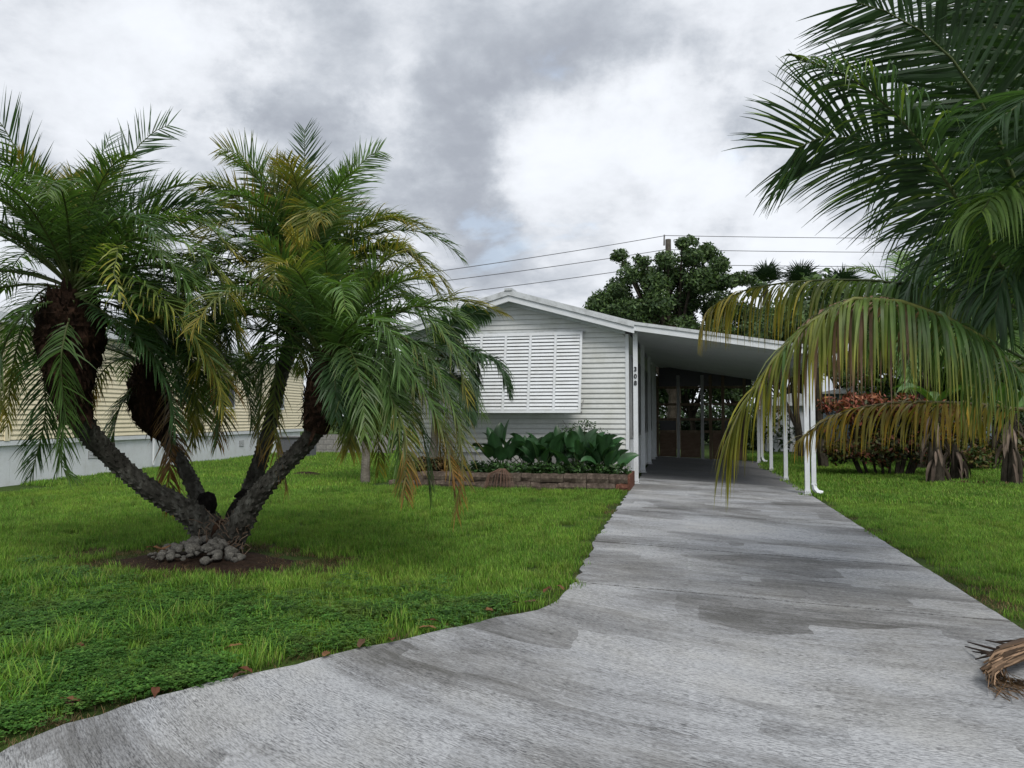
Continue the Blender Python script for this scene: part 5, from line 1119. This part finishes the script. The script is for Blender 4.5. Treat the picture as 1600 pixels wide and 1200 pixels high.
# scatter points: dense near the camera, thinner far off
rg = np.random.default_rng(3); pts = []; kk = []; sc = []
def hn(x, y, s): return math.sin(x * 1.7 * s + 1.3) * math.cos(y * 1.3 * s + .7) + .6 * math.sin(x * 3.1 * s + y * 2.3 * s) + .4 * math.cos(x * 5.9 * s - y * 4.7 * s)
def scatter(u0, u1, v0, v1, dens, far=False):
    n = int((u1 - u0) * (v1 - v0) * dens); X = rg.uniform(u0, u1, n); Y = rg.uniform(v0, v1, n)
    for x, y in zip(X, Y):
        le, re = left_edge(y), right_edge(y)
        if y < 29.2 and le - rg.uniform(.03, .13) < x < re + rg.uniform(.03, .12): 
            continue
        if y > 15.35 and -7.0 < x < -1.0 and y < 31.2: continue
        if x < nu(y) + .02: continue
        ang = math.degrees(math.atan2(x, y)) + 13
        if abs(ang) > 40: continue
        dxp, dyp = (x - pb[0] - .1) / 1.5, (y - pb[1] + .30) / .72; bd = dxp * dxp + dyp * dyp
        if bd < .10: continue
        edge = min(abs(x - le), abs(x - re)); h = hn(x, y, 1); g = rg.random()
        if far: t = 6; s = rg.uniform(.8, 1.25)
        else:
            t = int(g < .5); s = rg.uniform(.75, 1.2)
            # clover carpet in the near left
            cvr = (6.25 - y) * .7 + (-.9 - x) * .03 + .24 * h
            if x < 0 and cvr > .35 + rg.normal(0, .22): t = 2 + int(g < .5); s = rg.uniform(.8, 1.25)
            if t >= 2 and rg.random() < .36: t = 1
            if rg.random() < .02 and x < 0: t = 5
            if x < 0 and y < 6.0 and x < -3.4 and h > .5 and rg.random() < .45: t = 5
        if bd < .8:
            if rg.random() < .45: continue
            t = 4; s *= .8
        elif bd < 1.5 and rg.random() < .75: t = 4; s *= .95
        elif bd < 2.2 and rg.random() < .3: t = 4
        if edge < .20 and y < 16 and rg.random() < .62: t = 4; s = rg.uniform(.6, 1.0)
        if x > 2.5 and y < 9.5 and edge < .55 and rg.random() < .55: t = 4
        if x > 4.6 and 10.2 < y < 11.9 and (x - 6.2) ** 2 / 2.2 + (y - 11.1) ** 2 / .35 < 1.0 + .4 * h: t = 4; s = .6
        pts.append((x, y, zg(x) - .035)); kk.append(t); sc.append(s * (1.0 if y < 20 else 1.25))
scatter(-9, -0.9, 2.2, 9, 60); scatter(2.5, 8, 4.5, 9, 45); scatter(-13, -0.9, 9, 15.4, 38); scatter(2.5, 13, 9, 16, 34)
scatter(-17, -6.9, 14, 32, 20, True); scatter(2.5, 22, 16, 34, 18, True); scatter(-13, -9, 5, 9, 30)
pts = np.array(pts); nP = len(pts)
me = bpy.data.meshes.new('grass'); me.from_pydata([tuple(v) for v in KV] + [tuple(p) for p in pts], [], KF)
def attr(nm, typ, arr): a = me.attributes.new(nm, typ, 'POINT'); a.data.foreach_set('value' if typ not in ('FLOAT_VECTOR',) else 'vector', np.ascontiguousarray(arr).ravel())
attr('gid', 'INT', np.r_[KG, np.zeros(nP, int)].astype(np.int32)); attr('pick', 'INT', np.r_[np.zeros(nK, int), kk].astype(np.int32)); attr('isp', 'INT', np.r_[np.zeros(nK, int), np.ones(nP, int)].astype(np.int32))
attr('scl', 'FLOAT', np.r_[np.ones(nK), sc].astype(np.float32)); rot = np.zeros((nK + nP, 3), np.float32); rot[nK:, 2] = rg.uniform(0, 6.28, nP); rot[nK:, :2] = rg.normal(0, .06, (nP, 2)); attr('rot', 'FLOAT_VECTOR', rot)
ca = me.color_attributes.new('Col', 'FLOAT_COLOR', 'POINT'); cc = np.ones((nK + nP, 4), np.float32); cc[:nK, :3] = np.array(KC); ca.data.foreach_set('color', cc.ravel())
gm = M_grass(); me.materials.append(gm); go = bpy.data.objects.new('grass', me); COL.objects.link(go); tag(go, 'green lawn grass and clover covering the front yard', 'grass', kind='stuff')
ng = bpy.data.node_groups.new('scatter', 'GeometryNodeTree'); ng.interface.new_socket('Geometry', in_out='INPUT', socket_type='NodeSocketGeometry'); ng.interface.new_socket('Geometry', in_out='OUTPUT', socket_type='NodeSocketGeometry')
gi = ng.nodes.new('NodeGroupInput'); gt = ng.nodes.new('NodeGroupOutput'); lk = ng.links.new
def na(nm, typ): n = ng.nodes.new('GeometryNodeInputNamedAttribute'); n.data_type = typ; n.inputs[0].default_value = nm; return n.outputs[0]
sg = ng.nodes.new('GeometryNodeSeparateGeometry'); sg.domain = 'POINT'; cmp_ = ng.nodes.new('FunctionNodeCompare'); cmp_.data_type = 'INT'; cmp_.operation = 'EQUAL'; cmp_.inputs[3].default_value = 1
lk(na('isp', 'INT'), cmp_.inputs[2]); lk(cmp_.outputs[0], sg.inputs['Selection']); lk(gi.outputs[0], sg.inputs[0])
sp_ = ng.nodes.new('GeometryNodeSplitToInstances'); sp_.domain = 'POINT'; lk(sg.outputs[1], sp_.inputs[0]); lk(na('gid', 'INT'), sp_.inputs['Group ID'])
io = ng.nodes.new('GeometryNodeInstanceOnPoints'); lk(sg.outputs[0], io.inputs['Points']); lk(sp_.outputs[0], io.inputs['Instance']); io.inputs['Pick Instance'].default_value = True
lk(na('pick', 'INT'), io.inputs['Instance Index']); lk(na('rot', 'FLOAT_VECTOR'), io.inputs['Rotation']); lk(na('scl', 'FLOAT'), io.inputs['Scale']); lk(io.outputs[0], gt.inputs[0])
md = go.modifiers.new('scatter', 'NODES'); md.node_group = ng
print('grass instances', nP, 'polys', sum(len(m.polygons) for m in bpy.data.meshes))
